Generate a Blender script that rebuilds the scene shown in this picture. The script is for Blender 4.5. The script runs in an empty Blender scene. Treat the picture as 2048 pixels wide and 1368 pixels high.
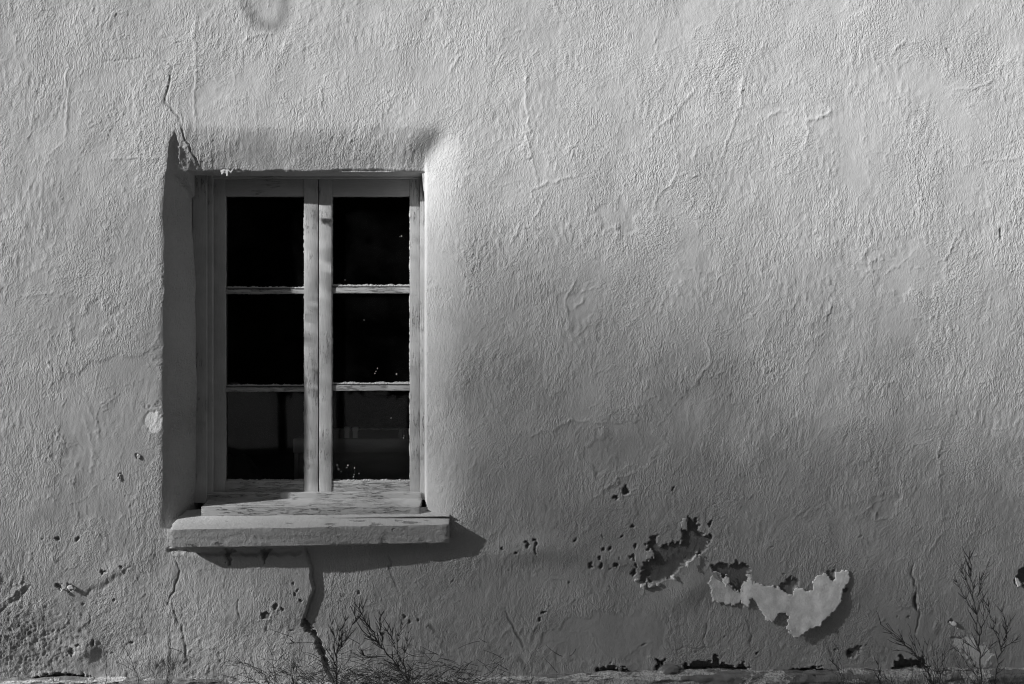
import bpy, bmesh, math, random
import numpy as np
from mathutils import Vector

random.seed(7)
rng = np.random.default_rng(11)
S = bpy.context.scene
COL = S.collection

# ------------------------------------------------------------------ camera, sky, sun, exposure
D = 3.8            # camera distance from the wall plane (y = 0)
ZC = 1.55          # eye height
PPM = 500.0        # photograph pixels per metre on the wall plane
cam_d = bpy.data.cameras.new('camera')
cam = bpy.data.objects.new('camera', cam_d)
COL.objects.link(cam)
cam.location = (0, -D, ZC)
cam.rotation_euler = (math.radians(90), 0, 0)
cam_d.sensor_width = 36.0
cam_d.lens = 36.0 * D / (2048 / PPM)
cam_d.clip_start = 0.05
cam_d.clip_end = 2000
S.camera = cam

SUN_AZ = math.radians(71.8)      # measured from the wall's outward normal, towards the left
SUN_EL = math.radians(24.5)
# direction from the scene to the sun
LX = -math.cos(SUN_EL) * math.sin(SUN_AZ)
LO = math.cos(SUN_EL) * math.cos(SUN_AZ)     # out of the wall (-Y)
LZ = math.sin(SUN_EL)
sun_dir = Vector((LX, -LO, LZ))

w = bpy.data.worlds.new('World')
S.world = w
w.use_nodes = True
nt = w.node_tree
nt.nodes.clear()
sky = nt.nodes.new('ShaderNodeTexSky')
sky.sky_type = 'NISHITA'
sky.sun_disc = False
sky.sun_elevation = SUN_EL
sky.sun_rotation = math.atan2(sun_dir.x, sun_dir.y)
bw = nt.nodes.new('ShaderNodeRGBToBW')       # black-and-white photograph
bg = nt.nodes.new('ShaderNodeBackground')
bg.inputs['Strength'].default_value = 0.05
wo = nt.nodes.new('ShaderNodeOutputWorld')
nt.links.new(sky.outputs[0], bw.inputs[0])
nt.links.new(bw.outputs[0], bg.inputs[0])
nt.links.new(bg.outputs[0], wo.inputs[0])

sun_d = bpy.data.lights.new('sun', 'SUN')
sun_d.energy = 5.0
sun_d.angle = math.radians(0.75)
sun_d.color = (1, 1, 1)
sun = bpy.data.objects.new('sun', sun_d)
COL.objects.link(sun)
sun.location = (-6, -3, 5)
sun.rotation_euler = (-sun_dir).to_track_quat('-Z', 'Y').to_euler()

S.view_settings.view_transform = 'Standard'
S.view_settings.look = 'None'
S.view_settings.gamma = 1
S.view_settings.use_curve_mapping = False
S.view_settings.exposure = 0.74
S.cycles.use_denoising = True
S.cycles.denoising_prefilter = 'NONE'      # keep the fine grain of the plaster crisp
S.cycles.max_bounces = 6
S.cycles.diffuse_bounces = 3
S.cycles.glossy_bounces = 2
S.cycles.filter_width = 1.15

# ------------------------------------------------------------------ helpers
def tag(o, label=None, cat=None, group=None, kind=None):
    if label: o['label'] = label
    if cat: o['category'] = cat
    if group: o['group'] = group
    if kind: o['kind'] = kind
    return o

def empty(name, loc=(0, 0, 0), parent=None):
    o = bpy.data.objects.new(name, None)
    o.empty_display_size = 0.1
    COL.objects.link(o)
    o.location = loc
    if parent: o.parent = parent
    return o

def mesh_obj(name, verts, faces, mat, parent=None, smooth=False):
    me = bpy.data.meshes.new(name)
    me.from_pydata([tuple(v) for v in verts], [], [tuple(f) for f in faces])
    me.update()
    if smooth:
        me.polygons.foreach_set('use_smooth', np.ones(len(me.polygons), dtype=bool))
    if mat: me.materials.append(mat)
    o = bpy.data.objects.new(name, me)
    COL.objects.link(o)
    if parent: o.parent = parent
    return o

def P(px, py, y=0.0):
    """point of the place that shows at photograph pixel (px, py) when it stands at depth y behind the wall plane"""
    k = (D + y) / D
    return Vector(((px - 1024) / PPM * k, y, ZC + (684 - py) / PPM * k))

# ------------------------------------------------------------------ materials
def new_mat(name):
    m = bpy.data.materials.new(name)
    m.use_nodes = True
    n = m.node_tree
    b = n.nodes['Principled BSDF']
    b.inputs['Specular IOR Level'].default_value = 0.25
    return m, n, b

def N(n, t, **kw):
    x = n.nodes.new(t)
    for k, v in kw.items():
        if k in x.inputs: x.inputs[k].default_value = v
        else: setattr(x, k, v)
    return x

def math_node(n, op, a, b=None, clamp=False):
    x = n.nodes.new('ShaderNodeMath'); x.operation = op; x.use_clamp = clamp
    for i, v in enumerate((a, b)):
        if v is None: continue
        if isinstance(v, (int, float)): x.inputs[i].default_value = v
        else: n.links.new(v, x.inputs[i])
    return x.outputs[0]

def coords(n, scale, kind='Object'):
    tc = n.nodes.new('ShaderNodeTexCoord')
    mp = n.nodes.new('ShaderNodeMapping')
    mp.inputs['Scale'].default_value = scale
    n.links.new(tc.outputs[kind], mp.inputs['Vector'])
    return mp.outputs[0]

def noise(n, vec, scale, detail=2.0, rough=0.5, dist=0.0):
    x = n.nodes.new('ShaderNodeTexNoise')
    x.inputs['Scale'].default_value = scale
    x.inputs['Detail'].default_value = detail
    x.inputs['Roughness'].default_value = rough
    x.inputs['Distortion'].default_value = dist
    n.links.new(vec, x.inputs['Vector'])
    return x.outputs['Fac']

def ramp(n, fac, lo, hi, a=0.0, b=1.0):
    x = n.nodes.new('ShaderNodeMapRange')
    x.inputs['From Min'].default_value = lo; x.inputs['From Max'].default_value = hi
    x.inputs['To Min'].default_value = a; x.inputs['To Max'].default_value = b
    n.links.new(fac, x.inputs['Value'])
    return x.outputs[0]

def mixf(n, fac, a, b):
    x = n.nodes.new('ShaderNodeMix'); x.data_type = 'FLOAT'
    for i, v in ((0, fac), (2, a), (3, b)):
        if isinstance(v, (int, float)): x.inputs[i].default_value = v
        else: n.links.new(v, x.inputs[i])
    return x.outputs[0]

def attr(n, name):
    x = n.nodes.new('ShaderNodeAttribute'); x.attribute_name = name
    return x.outputs['Fac']

def grey(n, b, val):
    c = n.nodes.new('ShaderNodeCombineColor')
    for i in range(3): n.links.new(val, c.inputs[i])
    n.links.new(c.outputs[0], b.inputs['Base Color'])

def bump(n, b, h, dist, strength=1.0):
    x = n.nodes.new('ShaderNodeBump')
    x.inputs['Strength'].default_value = strength
    x.inputs['Distance'].default_value = dist
    n.links.new(h, x.inputs['Height'])
    n.links.new(x.outputs[0], b.inputs['Normal'])

def stucco_mat():
    m, n, b = new_mat('painted_stucco')
    b.inputs['Roughness'].default_value = 0.85
    b.inputs['Specular IOR Level'].default_value = 0.12
    v = coords(n, (1, 1, 0.42))
    viso = coords(n, (1, 1, 1))
    smooth, bare, dirt_shade, white = attr(n, 'smooth'), attr(n, 'bare'), attr(n, 'dirt_shade'), attr(n, 'white')
    low_shade = attr(n, 'low_shade')
    # fine combed stucco relief
    a1 = noise(n, v, 160, 2.0, 0.5, 0.9)
    a2 = noise(n, viso, 145, 2.2, 0.5, 0.6)
    reg = ramp(n, noise(n, viso, 3.2, 2, 0.5), 0.42, 0.62)
    fine = mixf(n, reg, a1, a2)
    grain = noise(n, viso, 420, 2, 0.6)
    var = ramp(n, noise(n, viso, 2.6, 4, 0.62), 0.36, 0.66, 0.30, 1.35)
    keep = math_node(n, 'SUBTRACT', 1.0, smooth)
    amp = math_node(n, 'MULTIPLY', var, keep)
    h = math_node(n, 'MULTIPLY', fine, amp)
    h = math_node(n, 'ADD', h, math_node(n, 'MULTIPLY', grain, 0.12))
    bump(n, b, h, 0.0052)
    # colour: weathered pale paint, bare plaster, darkened cracks and painted shade, older white coat
    col = ramp(n, noise(n, viso, 2.1, 4, 0.6), 0.3, 0.7, 0.44, 0.52)
    col = math_node(n, 'MULTIPLY', col, ramp(n, noise(n, viso, 60, 3, 0.6), 0.3, 0.7, 0.95, 1.04))
    col = math_node(n, 'MULTIPLY', col, mixf(n, low_shade, 1.0, 0.84))
    col = mixf(n, bare, col, ramp(n, noise(n, viso, 45, 4, 0.65), 0.3, 0.7, 0.09, 0.17))
    col = mixf(n, white, col, ramp(n, noise(n, viso, 60, 4, 0.65), 0.3, 0.7, 0.76, 0.88))
    col = mixf(n, dirt_shade, col, 0.10)
    grey(n, b, col)
    return m

def wood_mat(name, axis, base=(0.34, 0.46), crack=0.5):
    """old painted wood, grain along axis 'x' or 'z' of the place"""
    m, n, b = new_mat(name)
    b.inputs['Roughness'].default_value = 0.7
    sc = (0.6, 10.0, 10.0) if axis == 'x' else (10.0, 10.0, 0.6)
    v = coords(n, sc)
    viso = coords(n, (1, 1, 1))
    g1 = noise(n, v, 14, 4, 0.6, 0.4)
    g2 = noise(n, v, 45, 3, 0.6, 0.2)
    crk = ramp(n, math_node(n, 'ABSOLUTE', math_node(n, 'SUBTRACT', g1, 0.5)), 0.0, 0.02, 1.0, 0.0)
    where = ramp(n, noise(n, viso, 7, 3, 0.6), 0.62 - 0.25 * crack, 0.74 - 0.25 * crack)
    crk = math_node(n, 'MULTIPLY', crk, where)
    col = ramp(n, noise(n, viso, 11, 3, 0.6), 0.3, 0.7, base[0], base[1])
    col = math_node(n, 'MULTIPLY', col, ramp(n, g2, 0.3, 0.7, 0.9, 1.06))
    lost = math_node(n, 'MULTIPLY', ramp(n, noise(n, v, 30, 4, 0.65), 0.71, 0.74), where)
    col = mixf(n, lost, col, 0.17)
    col = mixf(n, crk, col, 0.05)
    grey(n, b, col)
    h = math_node(n, 'ADD', math_node(n, 'MULTIPLY', g2, 0.35), math_node(n, 'MULTIPLY', crk, -1.0))
    h = math_node(n, 'SUBTRACT', h, math_node(n, 'MULTIPLY', lost, 0.35))
    bump(n, b, h, 0.0028)
    return m

def sill_mat():
    m, n, b = new_mat('painted_stone_sill')
    b.inputs['Roughness'].default_value = 0.8
    v = coords(n, (1, 1, 1))
    vs = coords(n, (0.5, 1.4, 1))
    col = ramp(n, noise(n, v, 5, 4, 0.6), 0.3, 0.7, 0.42, 0.50)
    lost = ramp(n, noise(n, vs, 13, 4, 0.55), 0.635, 0.65)
    col = mixf(n, lost, col, 0.22)
    edge = math_node(n, 'MULTIPLY', ramp(n, math_node(n, 'ABSOLUTE', math_node(n, 'SUBTRACT', noise(n, vs, 13, 4, 0.55), 0.63)), 0, 0.008, 1, 0), 0.8)
    col = mixf(n, edge, col, 0.08)
    grey(n, b, col)
    h = math_node(n, 'ADD', math_node(n, 'MULTIPLY', noise(n, v, 55, 4, 0.6, 0.5), 0.6), math_node(n, 'MULTIPLY', noise(n, v, 300, 2), 0.12))
    h = math_node(n, 'SUBTRACT', h, math_node(n, 'MULTIPLY', lost, 0.3))
    bump(n, b, h, 0.0045)
    return m

def plain_mat(name, lo, hi, rough=0.8, scale=20, bscale=60, bdist=0.002, stretch=(1, 1, 1)):
    m, n, b = new_mat(name)
    b.inputs['Roughness'].default_value = rough
    v = coords(n, stretch)
    grey(n, b, ramp(n, noise(n, v, scale, 4, 0.6), 0.3, 0.7, lo, hi))
    if bdist: bump(n, b, noise(n, v, bscale, 3, 0.6), bdist)
    return m

def plinth_mat():
    m, n, b = new_mat('worn_plinth_render')
    b.inputs['Roughness'].default_value = 0.9
    v = coords(n, (0.45, 1, 1))
    viso = coords(n, (1, 1, 1))
    n1 = noise(n, v, 9, 5, 0.62, 0.4)
    patch = ramp(n, n1, 0.50, 0.525)
    rim = ramp(n, math_node(n, 'ABSOLUTE', math_node(n, 'SUBTRACT', n1, 0.51)), 0, 0.012, 1, 0)
    pitted = ramp(n, noise(n, viso, 130, 3, 0.65), 0.4, 0.62, 0.55, 0.22)
    col = mixf(n, patch, pitted, ramp(n, noise(n, viso, 30, 3), 0.3, 0.7, 0.14, 0.21))
    col = mixf(n, math_node(n, 'MULTIPLY', rim, 0.7), col, 0.5)
    grey(n, b, col)
    h = math_node(n, 'ADD', math_node(n, 'MULTIPLY', noise(n, viso, 120, 3, 0.65), 0.6), math_node(n, 'MULTIPLY', patch, 0.5))
    bump(n, b, h, 0.006)
    return m

def glass_mat():
    m, n, b = new_mat('dusty_glass')
    out = n.nodes['Material Output']
    n.nodes.remove(b)
    tr = n.nodes.new('ShaderNodeBsdfTransparent'); tr.inputs[0].default_value = (0.86, 0.86, 0.86, 1)
    gl = n.nodes.new('ShaderNodeBsdfGlossy'); gl.inputs['Roughness'].default_value = 0.03
    fr = n.nodes.new('ShaderNodeFresnel'); fr.inputs['IOR'].default_value = 1.38
    mx = n.nodes.new('ShaderNodeMixShader')
    n.links.new(fr.outputs[0], mx.inputs[0]); n.links.new(tr.outputs[0], mx.inputs[1]); n.links.new(gl.outputs[0], mx.inputs[2])
    df = n.nodes.new('ShaderNodeBsdfDiffuse'); df.inputs[0].default_value = (0.5, 0.5, 0.5, 1)
    m2 = n.nodes.new('ShaderNodeMixShader')
    v = coords(n, (1, 1, 1))
    n.links.new(ramp(n, noise(n, v, 6, 5, 0.65), 0.45, 0.8, 0.001, 0.012), m2.inputs[0])
    n.links.new(mx.outputs[0], m2.inputs[1]); n.links.new(df.outputs[0], m2.inputs[2])
    n.links.new(m2.outputs[0], out.inputs['Surface'])
    return m

M = dict(
    stucco=stucco_mat(),
    wood_z=wood_mat('painted_wood_upright', 'z', (0.42, 0.49), 0.5),
    wood_x=wood_mat('painted_wood_level', 'x', (0.43, 0.50), 1.0),
    wood_top=wood_mat('painted_wood_head', 'x', (0.41, 0.47), 0.2),
    sill=sill_mat(),
    plinth=plinth_mat(),
    glass=glass_mat(),
    putty=plain_mat('old_putty', 0.33, 0.42, 0.85, 90, 160, 0.003),
    flake=plain_mat('old_white_coat', 0.66, 0.98, 0.9, 26, 120, 0.0014),
    flake_grey=plain_mat('curled_paint', 0.44, 0.52, 0.9, 14, 120, 0.002),
    bare=plain_mat('bare_plaster', 0.14, 0.22, 0.95, 30, 120, 0.003),
    stone=plain_mat('pale_rubble', 0.45, 0.62, 0.9, 25, 90, 0.004),
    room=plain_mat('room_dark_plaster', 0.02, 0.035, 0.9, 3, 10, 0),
    box=plain_mat('dark_box_wood', 0.45, 0.55, 0.8, 6, 40, 0.001, (1, 6, 6)),
    clip=plain_mat('pale_plastic', 0.85, 0.9, 0.5, 10, 10, 0),
    sack=plain_mat('dull_cloth', 0.09, 0.12, 0.95, 12, 200, 0.002),
    twig=plain_mat('dry_twig', 0.035, 0.06, 0.85, 60, 100, 0),
    straw=plain_mat('dry_straw', 0.30, 0.48, 0.8, 60, 100, 0),
    weed=plain_mat('dead_weed', 0.04, 0.08, 0.85, 60, 100, 0),
    leaf=plain_mat('evergreen_leaf', 0.03, 0.06, 0.6, 3, 10, 0),
    earth=plain_mat('dry_earth', 0.12, 0.18, 0.95, 2.5, 60, 0.02),
)

# ------------------------------------------------------------------ the wall's relief on a 2-pixel grid (4 mm)
X0, X1, Y0, Y1, ST = -700, 2756, -616, 1464, 2
gx = np.arange(X0, X1, ST, dtype=np.float64); gy = np.arange(Y0, Y1, ST, dtype=np.float64)
GX, GY = np.meshgrid(gx, gy)
SH = GX.shape
FX = np.fft.rfftfreq(SH[1], ST)[None, :]; FY = np.fft.fftfreq(SH[0], ST)[:, None]

def band(wl, bwid=0.5, stretch=1.0, seed=0, rot=0.0):
    """noise whose features are about wl photograph pixels across, stretched upright by the given factor; unit variance"""
    r = np.random.default_rng(seed).standard_normal(SH)
    c, s = math.cos(rot), math.sin(rot)
    fx = FX * c + FY * s; fy = (-FX * s + FY * c) * stretch
    f = np.sqrt(fx * fx + fy * fy) + 1e-9
    flt = np.exp(-(np.log(f * wl) / bwid) ** 2)
    o = np.fft.irfft2(np.fft.rfft2(r) * flt, s=SH)
    return o / o.std()

def sstep(x, a, b):
    t = np.clip((x - a) / (b - a), 0, 1)
    return t * t * (3 - 2 * t)

# --- slow undulation of the old hand-plastered wall: solved so that its slopes meet the raking sun as the real ones do
ctrl = [  # px, py, how bright the plaster is there (display value)
    (-100, 100, 150), (100, 80, 150), (100, 350, 150), (100, 550, 148), (100, 750, 142), (250, 850, 140), (100, 950, 118), (250, 1000, 122), (100, 1150, 106),
    (60, 1300, 84), (250, 1250, 112), (420, 1200, 128), (560, 1200, 128), (400, 1300, 120), (500, 120, 166), (700, 150, 174), (900, 100, 178), (500, 230, 172), (800, 220, 180), (250, 250, 158),
    (980, 300, 190), (980, 450, 182), (960, 620, 146), (960, 760, 122), (950, 900, 98), (960, 1000, 84), (820, 1180, 82), (720, 1200, 88), (900, 1250, 80),
    (1200, 80, 182), (1500, 80, 188), (1800, 80, 186), (2000, 80, 178), (1200, 300, 186), (1500, 300, 190), (1800, 300, 190), (2000, 300, 184),
    (1150, 450, 172), (1350, 460, 170), (1600, 450, 178), (1850, 450, 180), (2010, 450, 172),
    (1100, 600, 142), (1300, 600, 142), (1500, 600, 148), (1700, 580, 158), (1850, 560, 164), (2010, 600, 146),
    (1100, 750, 118), (1300, 760, 116), (1500, 760, 118), (1750, 740, 118), (2000, 740, 118),
    (1100, 900, 96), (1300, 900, 98), (1500, 900, 96), (1750, 900, 98), (2000, 900, 96),
    (1100, 1030, 92), (1300, 1050, 96), (1500, 1050, 92), (1750, 1050, 88), (2000, 1050, 84),
    (1100, 1200, 78), (1300, 1200, 80), (1500, 1250, 78), (1750, 1200, 80), (2000, 1200, 80), (1100, 1320, 78), (1500, 1320, 74), (1950, 1320, 76), (2200, 600, 140), (2200, 1000, 90), (2200, 200, 180)]
cs = 60.0
cx = np.arange(-240, 2300, cs); cy = np.arange(-180, 1480, cs)
CX, CY = np.meshgrid(cx, cy); nx, ny = len(cx), len(cy)
cp = np.array(ctrl, float)
lin = ((cp[:, 2] / 255 + 0.055) / 1.055) ** 2.4
d2 = (CX.ravel()[:, None] - cp[None, :, 0]) ** 2 + (CY.ravel()[:, None] - cp[None, :, 1]) ** 2
wt = np.exp(-d2 / (2 * 110.0 ** 2)) + 1e-7 / (d2 + 1)
T = (wt * lin).sum(1) / wt.sum(1)
T = T * 0.84 - 0.006
T = np.where((T < LO) & (CX.ravel() > 640), LO + 0.45 * (T - LO), T)     # the rest of the falling-off is the poplar's soft shade
h_m = cs / PPM
near = (CX > 300) & (CX < 960) & (CY > 230) & (CY < 1120)
W2 = np.where(near, 1.6, 0.7) ** 2
KL = 2.2
rhs_s = T.reshape(ny, nx)[:-1, :-1] - LO
def op_s(h):      # change of n.l by the slopes (z falls with py)
    return (-LX * (h[:-1, 1:] - h[:-1, :-1]) + LZ * (h[1:, :-1] - h[:-1, :-1])) / h_m
def op_st(q):
    o = np.zeros((ny, nx)); o[:-1, 1:] += -LX * q; o[1:, :-1] += LZ * q; o[:-1, :-1] -= (LZ - LX) * q
    return o / h_m
def op_l(h):
    return KL * (h[1:-1, 2:] + h[1:-1, :-2] + h[2:, 1:-1] + h[:-2, 1:-1] - 4 * h[1:-1, 1:-1])
def op_lt(q):
    o = np.zeros((ny, nx)); q = KL * q
    o[1:-1, 2:] += q; o[1:-1, :-2] += q; o[2:, 1:-1] += q; o[:-2, 1:-1] += q; o[1:-1, 1:-1] -= 4 * q
    return o
full = lambda h: op_st(op_s(h)) + op_lt(op_l(h)) + W2 * h
hc = np.zeros((ny, nx)); res = op_st(rhs_s); pd = res.copy(); rs = (res * res).sum()
for _ in range(500):          # conjugate gradients
    Ap = full(pd); al = rs / (pd * Ap).sum(); hc += al * pd; res -= al * Ap
    rn_ = (res * res).sum()
    if rn_ < 1e-12: break
    pd = res + rn_ / rs * pd; rs = rn_
fit = op_s(hc) + LO

def cubic_axis(a, x, c0, st, axis):
    n = a.shape[axis]
    t = np.clip((x - c0) / st, 0, n - 1.001); i = np.floor(t).astype(int); f = t - i
    g = lambda k: np.take(a, np.clip(i + k, 0, n - 1), axis=axis)
    shp = [1, 1]; shp[axis] = -1; f = f.reshape(shp)
    # cubic B-spline: smooth slopes
    return (g(-1) * (1 - f) ** 3 + g(0) * (3 * f ** 3 - 6 * f ** 2 + 4) + g(1) * (-3 * f ** 3 + 3 * f ** 2 + 3 * f + 1) + g(2) * f ** 3) / 6
H0 = cubic_axis(cubic_axis(hc, gy, cy[0], cs, 0), gx, cx[0], cs, 1)

# --- window recess
XOL, XIL, XIR, XOR, YOT, YIT, YIB, YOB = 312, 374, 838, 940, 254, 342, 1046, 1062
WD = 0.20          # depth of the recess
def shoulder(s, k):
    s = np.clip(s, 0, 1)
    return k * (1 - np.sqrt(np.clip(1 - s * s, 0, 1))) + (1 - k) * s ** 1.55
wob = band(160, 0.6, 1, 3) * 1.0
wx = GX + wob; wy = GY + band(150, 0.6, 1, 4) * 1.4
XOLv = XOL + 16 * (1 - sstep(GY, 262, 400)); sl = (wx - XOLv) / (XIL - XOLv); sr = (XOR - GX - wob * np.clip((GX - XIR) / 60.0, 0, 1)) / (XOR - XIR); stt = (wy - YOT) / (YIT - YOT); sb = (YOB - GY) / (YOB - YIB)
# the clean opening itself is straight
def two(s_, a_, p_, lo):      # rounded splay for the outer part, then a near-square return to the frame
    s_ = np.clip(s_, 0, 1)
    return a_ * s_ ** p_ + (1 - a_) * sstep(s_, lo, 1.0) ** 1.5
dl = np.clip(np.where(GX > XIL, 1, np.minimum(sl, 0.995)), 0, 1) ** 2.9; dr = two(np.where(GX < XIR, 1, np.minimum(sr, 0.999)), 0.26, 1.9, 0.86)
dt = two(np.where(GY > YIT, 1, np.minimum(stt, 0.999)), 0.27, 1.35, 0.93); db = shoulder(np.where(GY < YIB, 1, sb), 0.5)
k = 24.0
hole_ = (GX > XIL) & (GX < XIR) & (GY > YIT) & (GY < YIB)
recess = -np.log(np.exp(-k * dl) + np.exp(-k * dr) + np.exp(-k * dt) + np.exp(-k * db)) / k
recess = np.minimum(recess, np.minimum(np.minimum(dl, dr), np.minimum(dt, db)))
dc = 0.27 * np.clip((wx - 322) / 100.0, 0, 1) ** 1.2 + sstep(GY, 336, 440)        # the upper left corner is rounded over
recess = np.clip(np.where(hole_, recess, -np.log(np.exp(-40 * recess) + np.exp(-40 * dc)) / 40), 0, 1)
edge_ = (GX > XIL - 3) & (GX < XIR + 3) & (GY > YIT - 1) & (GY < YIB + 3)
recess = np.where(edge_, 1.0, recess)
inrec = sstep(recess, 0.02, 0.25)
hole = (GX > XIL) & (GX < XIR) & (GY > YIT) & (GY < YIB)

H = -WD * recess
SM = np.zeros(SH); BARE = np.zeros(SH); DIRT_SHADE = np.zeros(SH); WHITE = np.zeros(SH)

# --- hand-trowelled unevenness
nearj = np.exp(-((GX - 330) / 45.0) ** 2) * (GY > 200) * (GY < 1080)
calm = 1 - 0.8 * np.maximum(inrec, nearj)
H += 0.0007 * band(170, 0.6, 1.2, 21) * calm
H += 0.0002 * band(60, 0.5, 1.3, 22) * calm
for q_, rot_ in enumerate((0.5, -0.5, 1.2)):       # trowel sweeps
    H += 0.00009 * band(22, 0.45, 3.2, 200 + q_, rot_) * sstep(band(240, 0.5, 1, 210 + q_), 0.4, 1.3) * calm
patchy = sstep(band(260, 0.6, 1, 23), -0.9, 0.9)
HF = (0.00006 + 0.00012 * patchy) * band(24, 0.5, 1.9, 24)
HF += (0.00008 + 0.00016 * patchy) * band(13, 0.4, 2.4, 25) * (0.4 + 0.6 * patchy)
SM = np.maximum(SM, 0.45 * sstep(band(210, 0.6, 1, 26) + 0.45 * band(50, 0.7, 1, 27) + 0.2 * band(18, 0.6, 1, 28), 0.3, 2.0))
# raised hair lines under the paint
for seed, wl, amp in ((31, 230, 0.0013), (32, 170, 0.0011), (33, 300, 0.0013), (134, 200, 0.0012), (135, 140, 0.0010)):
    n1 = band(wl, 0.55, 1.1, seed) + 0.06 * band(18, 0.5, 1, seed + 50)
    br = sstep(band(150, 0.5, 1, seed + 9), 0.1, 0.9)
    H += amp * np.exp(-(n1 / (8.0 / wl)) ** 2) * br * (1 - 0.7 * inrec)

def box_idx(xa, xb, ya, yb):
    i0 = max(0, int((xa - X0) / ST)); i1 = min(SH[1], int((xb - X0) / ST) + 2)
    j0 = max(0, int((ya - Y0) / ST)); j1 = min(SH[0], int((yb - Y0) / ST) + 2)
    return slice(j0, j1), slice(i0, i1)

def jag(pts, amount, rnd, step=9):
    out = []
    for (a, b) in zip(pts[:-1], pts[1:]):
        a = np.array(a, float); b = np.array(b, float); L = np.hypot(*(b - a)); n = max(1, int(L / step))
        for q in range(n):
            p = a + (b - a) * q / n
            if q: p = p + rnd.normal(0, amount, 2)
            out.append(p)
    out.append(np.array(pts[-1], float))
    return out

def dist_line(pts, pad):
    xs = [p[0] for p in pts]; ys = [p[1] for p in pts]
    sl_ = box_idx(min(xs) - pad, max(xs) + pad, min(ys) - pad, max(ys) + pad)
    x = GX[sl_]; y = GY[sl_]; best = np.full(x.shape, 1e9); tpar = np.zeros(x.shape); side = np.zeros(x.shape)
    n = len(pts) - 1
    for i in range(n):
        ax, ay = pts[i]; bx_, by_ = pts[i + 1]
        vx, vy = bx_ - ax, by_ - ay; L2 = vx * vx + vy * vy + 1e-9
        t = np.clip(((x - ax) * vx + (y - ay) * vy) / L2, 0, 1)
        d = np.hypot(x - ax - t * vx, y - ay - t * vy)
        m = d < best
        best = np.where(m, d, best); tpar = np.where(m, (i + t) / n, tpar)
        side = np.where(m, np.sign(vx * (y - ay) - vy * (x - ax)), side)
    return sl_, best, tpar, side

rr = np.random.default_rng(5)
def crack(pts, width, depth, jit=2.2, dark=0.0, taper=True):
    if width < 3: width *= 0.72; depth *= 0.75; jit *= 1.25
    p = jag(pts, jit, rr)
    s, d, t, _ = dist_line(p, width * 4)
    wv = width * (np.clip(np.minimum(t, 1 - t) * 5, 0.25, 1) if taper else 1)
    g = np.exp(-(d / wv) ** 2)
    H[s] -= depth * g
    if dark: DIRT_SHADE[s] = np.maximum(DIRT_SHADE[s], dark * g)

def ridge(pts, width, amp, jit=2.0):
    p = jag(pts, jit, rr)
    s, d, t, _ = dist_line(p, width * 4)
    H[s] += amp * np.exp(-(d / width) ** 2) * np.clip(np.minimum(t, 1 - t) * 5, 0, 1)

warp_x = 3.2 * band(16, 0.6, 1, 61) + 1.6 * band(8, 0.4, 1, 63); warp_y = 3.2 * band(16, 0.6, 1, 62) + 1.6 * band(8, 0.4, 1, 64)
warp2_x = 6 * band(60, 0.6, 1, 65) + 1.3 * band(18, 0.6, 1, 66); warp2_y = 6 * band(60, 0.6, 1, 67) + 1.3 * band(18, 0.6, 1, 68)
def poly_mask(pts, ragged=1.0, pad=14, soft=False):
    xs = [p[0] for p in pts]; ys = [p[1] for p in pts]
    s = box_idx(min(xs) - pad, max(xs) + pad, min(ys) - pad, max(ys) + pad)
    x = GX[s] + ragged * (warp2_x if soft else warp_x)[s]; y = GY[s] + ragged * (warp2_y if soft else warp_y)[s]
    c = np.zeros(x.shape, bool); n = len(pts)
    for i in range(n):
        ax, ay = pts[i]; bx_, by_ = pts[(i + 1) % n]
        if ay == by_: continue
        cond = ((ay > y) != (by_ > y)) & (x < (bx_ - ax) * (y - ay) / (by_ - ay) + ax)
        c ^= cond
    return s, c.astype(float)

def blur(m, n=1):
    for _ in range(n):
        q = np.pad(m, 1, mode='edge')
        m = (q[1:-1, 1:-1] * 2 + q[:-2, 1:-1] + q[2:, 1:-1] + q[1:-1, :-2] + q[1:-1, 2:]) / 6
    return m

def lost_patch(pts, depth, ragged=1.0, bare=1.0, lip=0.0, white=0.0, smooth=0.4):
    s, m = poly_mask(pts, 0.6 * ragged)
    if lip:
        b = blur(m, 5)
        H[s] += 0.35 * lip * b * (1 - m) * 2
    H[s] -= depth * m
    BARE[s] = np.maximum(BARE[s], bare * m)
    WHITE[s] = np.maximum(WHITE[s], white * m)
    SM[s] = np.maximum(SM[s], smooth * m)

def bulge(cx_, cy_, rx, ry, amp, rot=0.0, p=1.0):
    s = box_idx(cx_ - 3 * max(rx, ry), cx_ + 3 * max(rx, ry), cy_ - 3 * max(rx, ry), cy_ + 3 * max(rx, ry))
    x = GX[s] - cx_; y = GY[s] - cy_; c, sn = math.cos(rot), math.sin(rot)
    u = (x * c + y * sn) / rx; v = (-x * sn + y * c) / ry
    H[s] += amp * np.exp(-(u * u + v * v) ** p)

def smooth_patch(pts, edge=0.0012, sm=0.62):
    s, m = poly_mask(pts, 1.2, 24, True)
    SM[s] = np.maximum(SM[s], sm * blur(m, 3))
    H[s] -= 0.38 * edge * blur(m, 1)

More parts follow.
